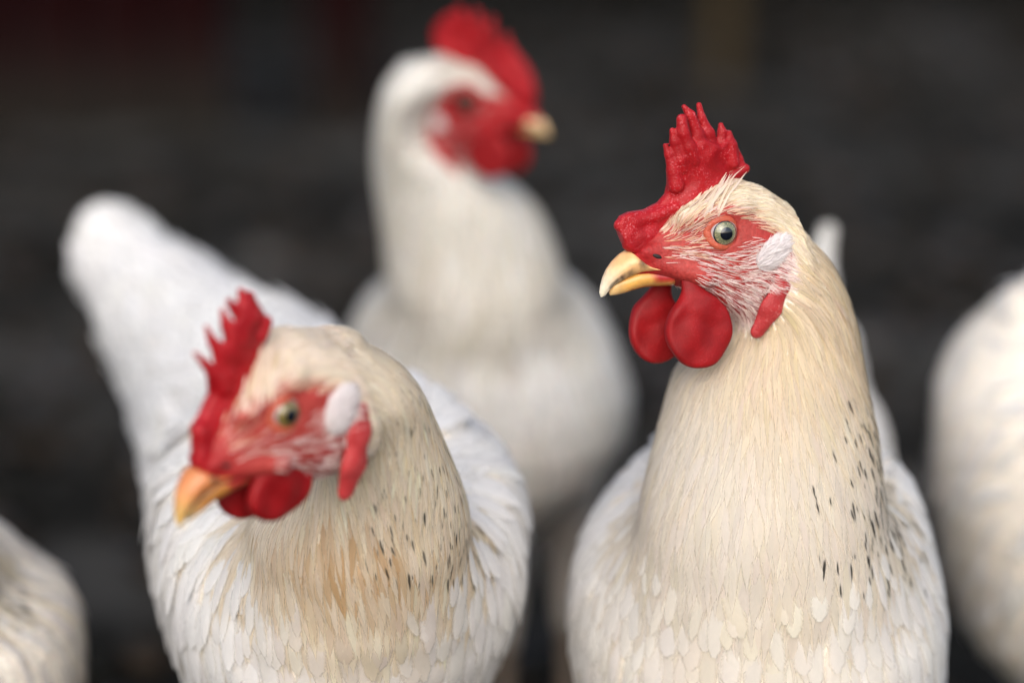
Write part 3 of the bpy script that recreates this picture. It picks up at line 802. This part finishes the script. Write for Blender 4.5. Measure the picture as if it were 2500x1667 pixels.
def spotsA(p, n):
    x, y = px_of(p); lo = 1985 - 30 * sstep(1000, 1400, y)
    m = (x > 1975 + 50 * (y < 1050)) & (y > 930) & (y < 1460) & (p[:, 1] < .915)
    dens = np.where(m, .16 + .55 * sstep(2030, 2140, x) * sstep(940, 1040, y), 0)
    return (rng.random(n) < dens) * rng.uniform(.85, 1., n)
def hackA(p, n, depth):
    x, y = px_of(p); c = tint((.85, .75, .59), n, .05, .03)
    k = (sstep(900, 1300, y) * .75)[:, None]; w = tint((.86, .82, .76), n, .03, .02)
    k2 = (sstep(1900, 1650, x) * .5)[:, None]
    k = np.clip(k + k2, 0, .9); return c * (1 - k) + w * k
def bodyA(p, n):
    x, y = px_of(p); w = tint((.87, .865, .86), n, .03, .01); c = tint((.85, .78, .66), n, .04, .03)
    k = (np.exp(-((x - 1850) / 360)**2) * sstep(.93, .87, p[:, 1]) * rng.uniform(.45, .85, n))[:, None]
    return w * (1 - k) + c * k
henA = dict(O=OA, M=MA, side=1, kn=.022, bigk=.35, base=P(1850, 1500, .96) * [1, 1, 0],
    neck_px=[(572, 1890, 1950, .884, .008), (590, 1870, 1985, .885, .014), (615, 1850, 2010, .886, .018), (650, 1830, 2034, .887, .021), (733, 1800, 2072, .890, .024), (800, 1770, 2089, .892, .027),
             (860, 1690, 2100, .892, .030), (903, 1646, 2104, .891, .034), (978, 1628, 2122, .889, .036), (1042, 1612, 2136, .887, .038), (1127, 1588, 2146, .884, .040), (1230, 1566, 2158, .881, .042),
             (1329, 1560, 2160, .879, .042), (1435, 1580, 2140, .880, .041), (1540, 1630, 2080, .888, .038), (1620, 1690, 2010, .905, .030), (1680, 1760, 1940, .925, .018)],
    body_px=[(1055, 1700, 2090, .975, .030), (1095, 1604, 2160, .958, .055), (1169, 1526, 2226, .945, .070), (1275, 1441, 2262, .936, .081), (1382, 1398, 2286, .931, .087), (1488, 1388, 2301, .928, .090),
             (1600, 1394, 2295, .926, .088), (1720, 1420, 2275, .932, .085), (1800, 1470, 2230, .94, .078), (1870, 1560, 2140, .95, .06), (1910, 1700, 2000, .96, .03)],
    cones=[(P(1860, 1450, 1.02), P(1930, 1120, 1.13), .068, .046), (P(1930, 1120, 1.13), P(1960, 880, 1.17), .042, .027), (P(1960, 880, 1.17), P(1990, 700, 1.19), .022, .008), (P(1990, 700, 1.19), P(2022, 560, 1.195), .006, .001)], kt=.008,
    box=((-.02, .82, .09), (.24, 1.26, .42)),
    guides=[(P(2060, 640, .90), (.25, .05, -1)), (P(2100, 850, .9), (.1, 0, -1)), (P(1660, 950, .87), (-.12, 0, -1)), (P(1850, 900, .86), (0, 0, -1)), (P(1850, 1150, .865), (0, 0, -1)), (P(2120, 1150, .9), (.12, 0, -1)),
            (P(1600, 1150, .86), (-.15, 0, -1)), (P(1850, 1450, .84), (0, 0, -1)), (P(1850, 1650, .84), (0, .1, -1)), (P(1440, 1400, .93), (-.15, .2, -1)), (P(2270, 1350, .95), (.15, .2, -1)), (P(1560, 1500, .9), (-.1, .1, -1)),
            (P(2150, 1500, .9), (.1, .1, -1)), (P(2250, 1300, 1.05), (.1, 1, -.3)), (P(1450, 1300, 1.05), (-.1, 1, -.3)), (P(1900, 1050, 1.05), (0, 1, .1)), (P(2000, 800, 1.17), (.1, .2, 1)), (P(2090, 900, 1.17), (.15, .3, 1))],
    cape_z=P(1850, 1330, .85)[2], comb_poly=polyA, comb_fingers=fingA, beak_cols=((.82, .74, .58), (.76, .43, .17), (.70, .37, .09)), culm=.12,
    wattles=[(1706, 806, 11.5, -.10, (.0130, .0137)), (1602, 802, -5.5, -.15, (.0110, .0128))],
    cream=CREAM, white=WHITE, crown=CROWN, hackle_color=hackA, body_color=bodyA, spots=spotsA, legs=[(P(1700, 1500, .99)[0], .99), (P(2000, 1500, .99)[0], .99)],
    single=lambda p: (px_of(p)[1] > 1330) & (px_of(p)[1] < 1700) & (p[:, 1] < .90))
make_hen(henA, 'sharply focused white hen with tall spiky red comb and pale green eye, beak pointing left')

# ---- hen B: near left, head lowered
zB = lambda X, Y: z2(X, Y, 2.529, 400, 680)
def fgB(y, *pts): return (y, [(*zB(a, b), r) for a, b, r in pts])
polyB = [zB(*c) for c in [(175, 1150), (180, 1030), (185, 925), (250, 850), (312, 720), (285, 610), (240, 530), (192, 470), (260, 505), (318, 535), (296, 420), (266, 315), (325, 375), (376, 392), (366, 290), (360, 205), (410, 260), (440, 230), (410, 150), (450, 165), (475, 90), (530, 100), (595, 165), (645, 240), (655, 290), (635, 370), (608, 450), (560, 540), (500, 640), (460, 800), (430, 1000), (380, 1130), (280, 1190), (210, 1180)]]
fingB = [fgB(0, (190, 458, .6), (250, 520, 1.1), (310, 590, 1.7), (370, 680, 2.3)), fgB(0, (262, 300, .7), (300, 390, 1.3), (350, 480, 2.0), (400, 600, 2.4)), fgB(0, (360, 195, .8), (385, 290, 1.5), (420, 390, 2.2), (450, 500, 2.2)),
         fgB(0, (402, 140, 1.0), (440, 190, 1.5), (480, 260, 2.0)), fgB(0, (478, 82, 1.2), (500, 150, 2.0), (520, 280, 2.4)), fgB(0, (530, 105, 1.5), (560, 250, 2.4)), fgB(.5, (220, 940, 2.6), (240, 1080, 2.6)), fgB(0, (630, 270, 2.0), (600, 350, 2.2))]
MB = rotm(42.7, 18.6, -3.75); OB = np.array([-.08159, .7712, .33494])
def spotsB(p, n):
    x, y = px_of(p)
    lx = np.interp(y, [880, 1000, 1130, 1250, 1330, 1420], [960, 960, 960, 900, 860, 900])
    m = (x > lx) & (y > 880) & (y < 1420) & (p[:, 1] < .93)
    return (rng.random(n) < np.where(m, .26 + .3 * sstep(1000, 1150, x), 0)) * rng.uniform(.7, 1., n)
def hackB(p, n, depth):
    x, y = px_of(p); c = tint((.90, .83, .71), n, .04, .02)
    w = tint((.86, .80, .71), n, .04, .02); k = sstep(1050, 800, y)[:, None] * .6; c = c * (1 - k) + w * k
    k = sstep(760, 640, x)[:, None] * .6; c = c * (1 - k) + w * k
    och = (np.exp(-((x - 880) / 230)**2 - ((y - 1450) / 110)**2) * rng.uniform(0.1, 1., n)).clip(0, 1)[:, None]
    return c * (1 - och) + np.array([.62, .40, .18]) * och
def bodyB(p, n):
    x, y = px_of(p); w = tint((.87, .865, .86), n, .03, .01)
    c = tint((.68, .56, .42), n, .05, .06); k = (np.exp(-((x - 880) / 210)**2 - ((y - 1560) / 150)**2) * rng.uniform(.5, .85, n) * (p[:, 1] < .95))[:, None]
    return w * (1 - k) + c * k
henB = dict(O=OB, M=MB, side=1, base=P(840, 1300, .95) * [1, 1, 0], kn=.022, kh=.015, bq=.6, gold=True, cx=.0105, face=FACE2, caps=[(P(690, 866, .788), P(815, 862, .815), .0066, .0072)],
    neck_px=[(830, 800, 850, .824, .008), (840, 770, 885, .824, .015), (860, 735, 922, .824, .021), (900, 725, 983, .824, .026), (965, 760, 1030, .828, .031), (1036, 780, 1062, .842, .034), (1127, 740, 1100, .850, .036), (1194, 680, 1128, .856, .038),
             (1260, 610, 1145, .860, .040), (1330, 600, 1145, .862, .042), (1420, 612, 1130, .867, .042), (1500, 640, 1095, .875, .040), (1570, 700, 1040, .890, .034), (1630, 780, 970, .91, .022)],
    body_px=[(1050, 560, 1080, .955, .030), (1100, 470, 1195, .95, .060), (1160, 415, 1248, .940, .071), (1220, 402, 1270, .935, .080), (1300, 398, 1280, .930, .086), (1400, 405, 1276, .926, .090), (1500, 430, 1250, .925, .090),
             (1600, 462, 1205, .93, .086), (1680, 505, 1160, .945, .08), (1760, 570, 1090, .95, .07), (1830, 660, 1000, .955, .05), (1880, 760, 900, .96, .02)],
    cones=[(P(800, 1300, .98), P(600, 980, 1.10), .070, .048), (P(600, 980, 1.10), P(420, 785, 1.17), .047, .032), (P(420, 785, 1.17), P(292, 635, 1.21), .030, .020), (P(292, 635, 1.21), P(270, 585, 1.215), .020, .014)], kt=.008,
    box=((-.24, .72, .09), (.03, 1.27, .38)),
    guides=[(P(820, 815, .82), (1, .1, -.15)), (P(900, 830, .82), (.8, .1, -.5)), (P(1000, 900, .82), (.35, .05, -1)), (P(1080, 1100, .84), (.2, 0, -1)), (P(1120, 1250, .85), (.15, 0, -1)), (P(930, 1150, .81), (.15, 0, -1)), (P(700, 1300, .815), (-.1, 0, -1)), (P(860, 1300, .81), (.1, 0, -1)), (P(950, 1420, .82), (.25, 0, -1)),
            (P(850, 1550, .84), (.05, 0, -1)), (P(450, 1350, .93), (-.1, .2, -1)), (P(1250, 1350, .93), (.1, .2, -1)), (P(1200, 1200, .98), (-.1, 1, -.1)), (P(950, 1050, 1.0), (-.5, 1, .1)), (P(700, 950, 1.05), (-.6, .8, .5)), (P(350, 950, 1.1), (-.5, .8, .4)), (P(300, 650, 1.2), (-.6, .3, .9)), (P(500, 800, 1.15), (-.6, .4, .7))],
    cape_z=P(860, 1480, .83)[2], comb_poly=polyB, comb_fingers=fingB, beak_cols=((.72, .46, .14), (.58, .17, .03), (.50, .20, .04)), culm=.12, lq=.4, lappet=1.2, lobe=(.0086, .0024, .0062),
    wattles=[(684, 1190, 7.5, .05, (.0135, .0105)), (600, 1194, -6., -.1, (.0110, .0095))],
    cream=CREAM, white=WHITE, crown=(.85, .77, .68), hackle_color=hackB, body_color=bodyB, spots=spotsB, legs=[(P(740, 1300, .95)[0], .96), (P(960, 1300, .95)[0], .96)])
make_hen(henB, 'cream necked hen lowering its head, orange beak pointing down, speckled nape and ochre stained breast', q=.9)

# ---- hen C: behind, facing right
zC = lambda X, Y: z2(X, Y, 3.136, 880, 0)
def fgC(y, *pts): return (y, [(*zC(a, b), r) for a, b, r in pts])
polyC = [zC(*c) for c in [(585, 340), (560, 250), (600, 160), (680, 100), (760, 75), (800, 110), (830, 215), (860, 130), (890, 85), (925, 130), (950, 265), (985, 175), (1015, 140), (1040, 190), (1055, 370), (1090, 300), (1125, 275), (1150, 340), (1200, 440), (1280, 560), (1325, 690), (1320, 820), (1260, 880), (1180, 900), (1110, 860), (1040, 740), (930, 640), (800, 560), (690, 470), (630, 400)]]
fingC = [fgC(0, (765, 78, 1.5), (745, 160, 2.6), (750, 270, 3.0)), fgC(0, (890, 95, 1.3), (893, 200, 2.0), (890, 330, 2.8)), fgC(0, (1012, 150, 1.1), (1005, 270, 1.8), (980, 400, 2.8)), fgC(0, (1120, 282, 1.2), (1110, 380, 2.0), (1080, 480, 2.8)), fgC(-.5, (1230, 740, 3.6), (1200, 640, 3.2))]
MC = rotm(142.35, 0, 17); OC = np.array([-.01687, 1.1971, .39097])
def bodyC(p, n):
    x, y = px_of(p); w = tint((.78, .77, .755), n, .03, .02); c = tint((.74, .66, .60), n, .04, .03)
    k = (sstep(1000, 1150, y) * .5)[:, None]; return w * (1 - k) + c * k
henC = dict(O=OC, M=MC, side=-1, base=P(1200, 900, 1.3) * [1, 1, 0], kn=.028, kh=.014, cx=.015, bs=(.84, .76, .72), tq=.15, cuts=2,
    neck_px=[(150, 985, 1070, 1.205, .018), (182, 950, 1090, 1.205, .026), (213, 932, 1085, 1.207, .031), (245, 924, 1052, 1.210, .031), (290, 916, 1032, 1.216, .030), (351, 911, 1052, 1.226, .032), (415, 911, 1190, 1.232, .035), (446, 915, 1250, 1.235, .036), (510, 925, 1315, 1.240, .040), (574, 935, 1345, 1.243, .041), (640, 940, 1368, 1.246, .043), (720, 950, 1380, 1.246, .045), (800, 975, 1365, 1.248, .045), (860, 1020, 1330, 1.262, .040), (920, 1090, 1270, 1.285, .028)],
    body_px=[(655, 1000, 1350, 1.31, .030), (690, 925, 1410, 1.300, .050), (744, 880, 1453, 1.292, .066), (808, 850, 1488, 1.288, .076), (872, 840, 1515, 1.286, .082), (957, 845, 1541, 1.29, .088), (1042, 870, 1532, 1.29, .088), (1127, 920, 1490, 1.29, .082), (1190, 1010, 1420, 1.29, .072), (1240, 1120, 1368, 1.29, .055), (1280, 1210, 1325, 1.29, .03), (1300, 1255, 1300, 1.29, .012)],
    cones=[(P(1190, 950, 1.36), P(1170, 780, 1.48), .062, .045), (P(1170, 780, 1.48), P(1120, 560, 1.56), .045, .022)],
    box=((-.12, 1.14, .10), (.09, 1.62, .45)),
    guides=[(P(930, 300, 1.2), (-.1, 0, -1)), (P(920, 500, 1.22), (0, 0, -1)), (P(1100, 550, 1.19), (0, 0, -1)), (P(1340, 560, 1.23), (.2, 0, -1)), (P(1200, 750, 1.2), (0, 0, -1)), (P(1200, 950, 1.2), (0, 0, -1)), (P(1270, 1200, 1.25), (0, .2, -1)), (P(880, 900, 1.27), (-.1, .2, -1)), (P(1520, 950, 1.27), (.1, .2, -1)), (P(1200, 700, 1.45), (0, 1, .4))],
    cape_z=P(1200, 780, 1.21)[2], comb_poly=polyC, comb_fingers=fingC, comb_h=.001, beak_cols=((.58, .38, .15), (.60, .36, .14), (.45, .26, .08)), lappet=1.15,
    wattles=[(1192, 376, -9.5, .12, (.0140, .0125)), (1248, 368, 5., .1, (.012, .0110))],
    cream=(.78, .72, .62), white=WHITE, crown=(.70, .69, .66), hackle_color=lambda p, n, d: tint((.78, .745, .68), n, .04, .02) * (1 - sstep(350, 200, px_of(p)[1])[:, None] * .0), body_color=bodyC, spots=lambda p, n: np.zeros(n),
    bq=.25, lq=0., brown=True, under=(.62, .60, .56), legs=[(P(1230, 900, 1.3)[0], 1.31), (P(1395, 900, 1.3)[0], 1.34)], hr=.0042, br=.0085)  # brown flag: eye and lids carry painted brow shade
make_hen(henC, 'blurred white hen standing furthest back between the two others, beak pointing right', q=.5)

# ---- generic comb for the birds whose heads are outside the picture
def generic(hen):
    O, M = hen['O'], hen['M']
    loc_poly = [MA @ (np.array(0)) for _ in ()]
    hen['comb_local'] = True
    return hen
def reproject(hen, pts):
    """carry the traced comb of the sharp hen over to another head"""
    out = []
    for x, y in pts:
        l = unproj(OA, MA, x, y, 0); w = hen['O'] + l @ hen['M']; a, b = px_of(w[None]); out.append((float(a[0]), float(b[0])))
    return out
def side_hen(O, M, **kw):
    h = dict(O=O, M=M, side=1, cuts=1, beak_cols=((.82, .72, .5), (.76, .46, .2), (.66, .38, .1)), cream=CREAM, white=WHITE, crown=CROWN, comb_h=.0012, hr=.0045, br=.0085, kn=.02, **kw)
    h['comb_poly'] = reproject(h, [p for p in polyA if True]); h['comb_fingers'] = []
    for y, pts in fingA:
        h['comb_fingers'].append((y, [(*reproject(h, [(a, b)])[0], r) for a, b, r in pts]))
    w1 = O + np.array([.004, .011, -.036]) @ M; w2 = O + np.array([.004, -.011, -.036]) @ M
    a = px_of(w1[None]); b = px_of(w2[None])
    h['wattles'] = [(float(a[0][0]), float(a[1][0]), 11., -.1, (.012, .0125)), (float(b[0][0]), float(b[1][0]), -11., .1, (.012, .0125))]
    return h
# ---- hen D: right edge, seen from the side of its fluffy rear, head outside the frame
OD = P(2960, 470, 1.22); MD = rotm(160, 0, 0)
henD = side_hen(OD, MD, base=P(2600, 1250, 1.15) * [1, 1, 0],
    neck_px=[(430, 2880, 2950, 1.23, .018), (500, 2840, 2950, 1.23, .026), (600, 2820, 2960, 1.225, .03), (700, 2790, 2970, 1.22, .034), (800, 2750, 2970, 1.21, .04), (950, 2700, 2970, 1.2, .048), (1050, 2700, 2900, 1.2, .04)],
    body_px=[(752, 2450, 2640, 1.15, .03), (795, 2388, 2740, 1.15, .05), (848, 2345, 2820, 1.15, .065), (934, 2305, 2880, 1.15, .08), (1000, 2292, 2900, 1.15, .086), (1110, 2285, 2920, 1.15, .09), (1207, 2282, 2920, 1.15, .09), (1313, 2298, 2910, 1.15, .09), (1426, 2320, 2880, 1.15, .085), (1525, 2352, 2820, 1.15, .078), (1600, 2415, 2760, 1.15, .065), (1650, 2490, 2680, 1.15, .04)],
    cones=[(P(2560, 930, 1.15), P(2580, 790, 1.13), .036, .024), (P(2580, 790, 1.13), P(2680, 590, 1.12), .022, .014)], kt=.008,
    box=((.12, 1.02, .08), (.40, 1.32, .46)),
    guides=[(P(2320, 850, 1.1), (-.6, -.2, .5)), (P(2290, 1000, 1.1), (-.8, -.3, -.3)), (P(2450, 700, 1.1), (-.5, 0, 1)), (P(2450, 1100, 1.06), (-.9, 0, -.4)), (P(2350, 1450, 1.1), (-.6, 0, -1)), (P(2700, 1000, 1.06), (-1, 0, -.2)), (P(2850, 700, 1.2), (0, 0, -1))],
    lift=2.6, cape_z=P(2800, 950, 1.18)[2], hackle_color=lambda p, n, d: tint((.74, .66, .54), n, .04, .04), body_color=lambda p, n: tint((.77, .77, .77), n, .03, .02), spots=lambda p, n: np.zeros(n),
    legs=[(P(2560, 1300, 1.15)[0], 1.13), (P(2680, 1300, 1.15)[0], 1.18)])
make_hen(henD, 'white hen cut off by the right edge, only its fluffy flank showing', q=.5)
# ---- hen E: bottom left corner
OE = P(-280, 880, .93); ME = rotm(10, 5, 0)
def spotsE(p, n):
    x, y = px_of(p); m = (x > -80) & (x < 55) & (y > 1340) & (y < 1530) & (p[:, 1] < .99); return (rng.random(n) < m * .95) * 1.
henE = side_hen(OE, ME, base=P(-140, 1500, .97) * [1, 1, 0],
    neck_px=[(880, -240, -170, .935, .02), (940, -270, -125, .935, .026), (1000, -310, -105, .93, .034), (1100, -350, -95, .927, .038), (1200, -385, -85, .925, .043), (1300, -410, -60, .928, .047), (1390, -425, -40, .935, .050), (1450, -420, -15, .940, .050), (1500, -400, -15, .945, .048), (1580, -340, -20, .955, .038), (1640, -280, -80, .965, .02)],
    body_px=[(1385, -260, -100, .985, .03), (1405, -330, -50, .98, .05), (1428, -390, 5, .975, .065), (1450, -430, 50, .97, .072), (1475, -455, 90, .967, .08), (1500, -470, 135, .965, .085), (1542, -480, 165, .965, .088), (1602, -485, 185, .965, .088), (1668, -485, 192, .965, .086), (1750, -450, 190, .97, .08), (1830, -390, 140, .975, .065), (1890, -280, 50, .98, .04)],
    cones=[(P(-160, 1520, 1.0), P(-260, 1500, 1.12), .05, .035), (P(-260, 1500, 1.12), P(-420, 1330, 1.16), .03, .012)], kt=.008,
    box=((-.36, .84, .08), (-.12, 1.24, .42)),
    guides=[(P(-50, 1000, .92), (0, 0, -1)), (P(20, 1400, .9), (.1, 0, -1)), (P(180, 1500, .95), (.1, .2, -1)), (P(-100, 1600, .9), (0, 0, -1)), (P(-160, 1200, 1.1), (0, 1, .5))],
    cape_z=P(-100, 1520, .9)[2], bspot=1., hackle_color=lambda p, n, d: tint((.74, .69, .60), n, .03, .02), body_color=lambda p, n: tint((.74, .72, .70), n, .03, .02), spots=spotsE,
    legs=[(P(-220, 1500, .97)[0], .98), (P(-60, 1500, .97)[0], .98)])
make_hen(henE, 'white hen in the bottom left corner, only its shoulder and speckled neck edge showing', q=.5)

# ------------------------------------------------------------------ setting
def m_ground():
    m, nd, ma, mix, mr, L, out = mat('wet_earth_material')
    tc = nd('ShaderNodeTexCoord').outputs['Object']
    n1 = nd('ShaderNodeTexNoise', Vector=tc, Scale=2.3, Detail=6., Roughness=.6).outputs[0]
    n2 = nd('ShaderNodeTexNoise', Vector=tc, Scale=45., Detail=5.).outputs[0]
    n3 = nd('ShaderNodeTexNoise', Vector=tc, Scale=1.1, Detail=3.).outputs[0]
    c = mix(mr(n1, .42, .68), (.0085, .0080, .0066, 1), (.064, .062, .058, 1))
    c = mix(mr(n2, .5, .75), c, (.040, .037, .033, 1))
    c = mix(mr(n3, .45, .7, 0., .7), c, (.014, .013, .011, 1))
    bp = nd('ShaderNodeBump', Strength=.6, Distance=.01, Height=n2)
    pr = nd('ShaderNodeBsdfPrincipled', Base__Color=c, Roughness=mr(n1, .35, .65, .75, .95), Normal=bp.outputs[0])
    pr.inputs['Specular IOR Level'].default_value = .04
    L.new(pr.outputs[0], out.inputs[0]); return m
M_GR = m_ground()
def hgt(x, y):
    return .012 * np.sin(x * 5 + 1.3 * np.sin(y * 3.1)) * np.sin(y * 4.3 + x) + .006 * np.sin(x * 17 + y * 3) * np.sin(y * 14 - x * 5)
def gsheet():
    s = np.sinh(np.linspace(-4.2, 4.2, 190)) / np.sinh(4.2)
    X, Y = np.meshgrid(s * 90, s * 90 + 1.5, indexing='ij')
    near = np.exp(-((X**2 + (Y - 1.5)**2) / 300))
    Z = hgt(X, Y) * near - .02
    n = len(s); V = np.stack([X, Y, Z], -1).reshape(-1, 3); i = np.arange(n - 1)[:, None] * n; j = np.arange(n - 1)[None]
    Q = np.stack([i + j, i + n + j, i + n + j + 1, i + j + 1], -1).reshape(-1, 4)
    o = link('ground', raw_mesh('ground', V, Q), M_GR); o['kind'] = 'structure'
gsheet()
def scatter_stones():
    parts = []
    for k in range(2600):
        y = rng.uniform(1.3, 7.5) if k % 3 else rng.uniform(1.2, 3.2); x = rng.uniform(-.5, .5) * (y * .55 + .5)
        r = rng.uniform(.004, .018) * (1 + .15 * y)
        if k < 40: r = rng.uniform(.016, .036); z = float(hgt(np.array(x), np.array(y))) - .02
        ax = np.diag([r, r * rng.uniform(.6, 1.2), r * rng.uniform(.3, .6)]); a = rng.uniform(0, 6.3)
        R = np.array([[math.cos(a), math.sin(a), 0], [-math.sin(a), math.cos(a), 0], [0, 0, 1]])
        V, Q = blob((x, y, z + r * .2), ax @ R, 5); V = V + rng.normal(0, r * .08, V.shape)
        c = np.array([[.018, .017, .015], [.05, .048, .05], [.032, .024, .018], [.012, .012, .011]][rng.integers(4)]) * rng.uniform(.7, 1.2)
        if k < 40: c = np.array([.065, .062, .060]) * rng.uniform(.5, 1.3)
        parts.append((V, Q, np.tile(c, (len(V), 1))))
    V, Q = join([(a, b) for a, b, c in parts]); me = raw_mesh('gravel', V, Q, colr=np.concatenate([c for a, b, c in parts]))
    o = link('gravel', me, m_vc('stone_material', .9, .4, 120., .06)); o['kind'] = 'stuff'
    o['label'] = 'loose grey stones and clods lying on the dark earth'; o['category'] = 'gravel'
scatter_stones()
def box_mesh(x0, x1, y0, y1, z0, z1, bev=.004):
    bm = bmesh.new(); bmesh.ops.create_cube(bm, size=1)
    for v in bm.verts: v.co = ((x0 + x1) / 2 + v.co.x * (x1 - x0), (y0 + y1) / 2 + v.co.y * (y1 - y0), (z0 + z1) / 2 + v.co.z * (z1 - z0))
    bmesh.ops.bevel(bm, geom=bm.edges[:], offset=bev, segments=1, affect='EDGES')
    me = bpy.data.meshes.new('plank'); bm.to_mesh(me); bm.free(); return me
def m_wood(name, c1, c2, grime=False):
    m, nd, ma, mix, mr, L, out = mat(name)
    tc = nd('ShaderNodeTexCoord').outputs['Object']
    mp = nd('ShaderNodeMapping', Vector=tc); mp.inputs['Scale'].default_value = (14, 14, 1.2)
    n = nd('ShaderNodeTexNoise', Vector=mp.outputs[0], Scale=3., Detail=5.).outputs[0]
    c = mix(mr(n, .35, .7), (*c1, 1), (*c2, 1))
    if grime:                                                # mud splashed up from the ground
        zz = nd('ShaderNodeSeparateXYZ', i0=tc).outputs[2]
        g2 = nd('ShaderNodeTexNoise', Vector=tc, Scale=5., Detail=4.).outputs[0]
        c = mix(mr(ma('ADD', zz, ma('MULTIPLY', ma('SUBTRACT', g2, .5), .35)), .02, .24), (.016, .014, .012, 1), c)
    bp = nd('ShaderNodeBump', Strength=.4, Distance=.004, Height=n)
    pr = nd('ShaderNodeBsdfPrincipled', Base__Color=c, Roughness=.9, Normal=bp.outputs[0]); pr.inputs['Specular IOR Level'].default_value = .03; L.new(pr.outputs[0], out.inputs[0]); return m
RED = m_wood('red_plank_material', (.006, .0009, .0011), (.013, .0034, .0038), True); DARK = m_wood('dark_plank_material', (.005, .0048, .0045), (.012, .0115, .0105))
def plank_wall(name, label, cat, x0, x1, y, z1, w, m, posts=()):
    t = thing(name, label, cat, (x0, y, -.02)); n = int((x1 - x0) / w)
    me = box_mesh(0, w - .008, -.012, .012, 0, z1, .003); me.materials.append(m)
    for i in range(n):
        o = bpy.data.objects.new('plank', me); col.objects.link(o); o.parent = t
        o.location = (i * w, rng.uniform(-.004, .004), rng.uniform(-.01, .01))
    for zr in (.25, z1 - .3):
        link('rail', box_mesh(0, n * w, .013, .05, zr, zr + .09), m, t)
    for px in posts: link('post', box_mesh(px - .05, px + .05, -.075, -.015, 0, z1 + .06), m, t)
    return t
plank_wall('red_plank_wall', 'dark red plank wall of a shed, blurred, behind the hens at upper left', 'wall', -2.9, -.50, 4.3, 2.0, .12, RED, posts=(.1, 1.86, 2.6))
plank_wall('dark_plank_fence', 'nearly black board fence far behind the hens across the top', 'fence', -1.2, 3.9, 7.0, 1.7, .15, DARK, posts=(.05, 1.5, 3.0, 4.5))

stp = P(1755, 150, 5.0)
stake = link('wooden_stake', box_mesh(-.022, .022, -.022, .022, 0, .62, .004), m_wood('weathered_stake_material', (.035, .024, .012), (.06, .045, .025)))
stake.location = (stp[0], stp[1], -.03); stake.rotation_euler = (0, rad(2), rad(20))
stake['label'] = 'short brown wooden stake, badly blurred, far behind the hens near the top edge'; stake['category'] = 'stake'
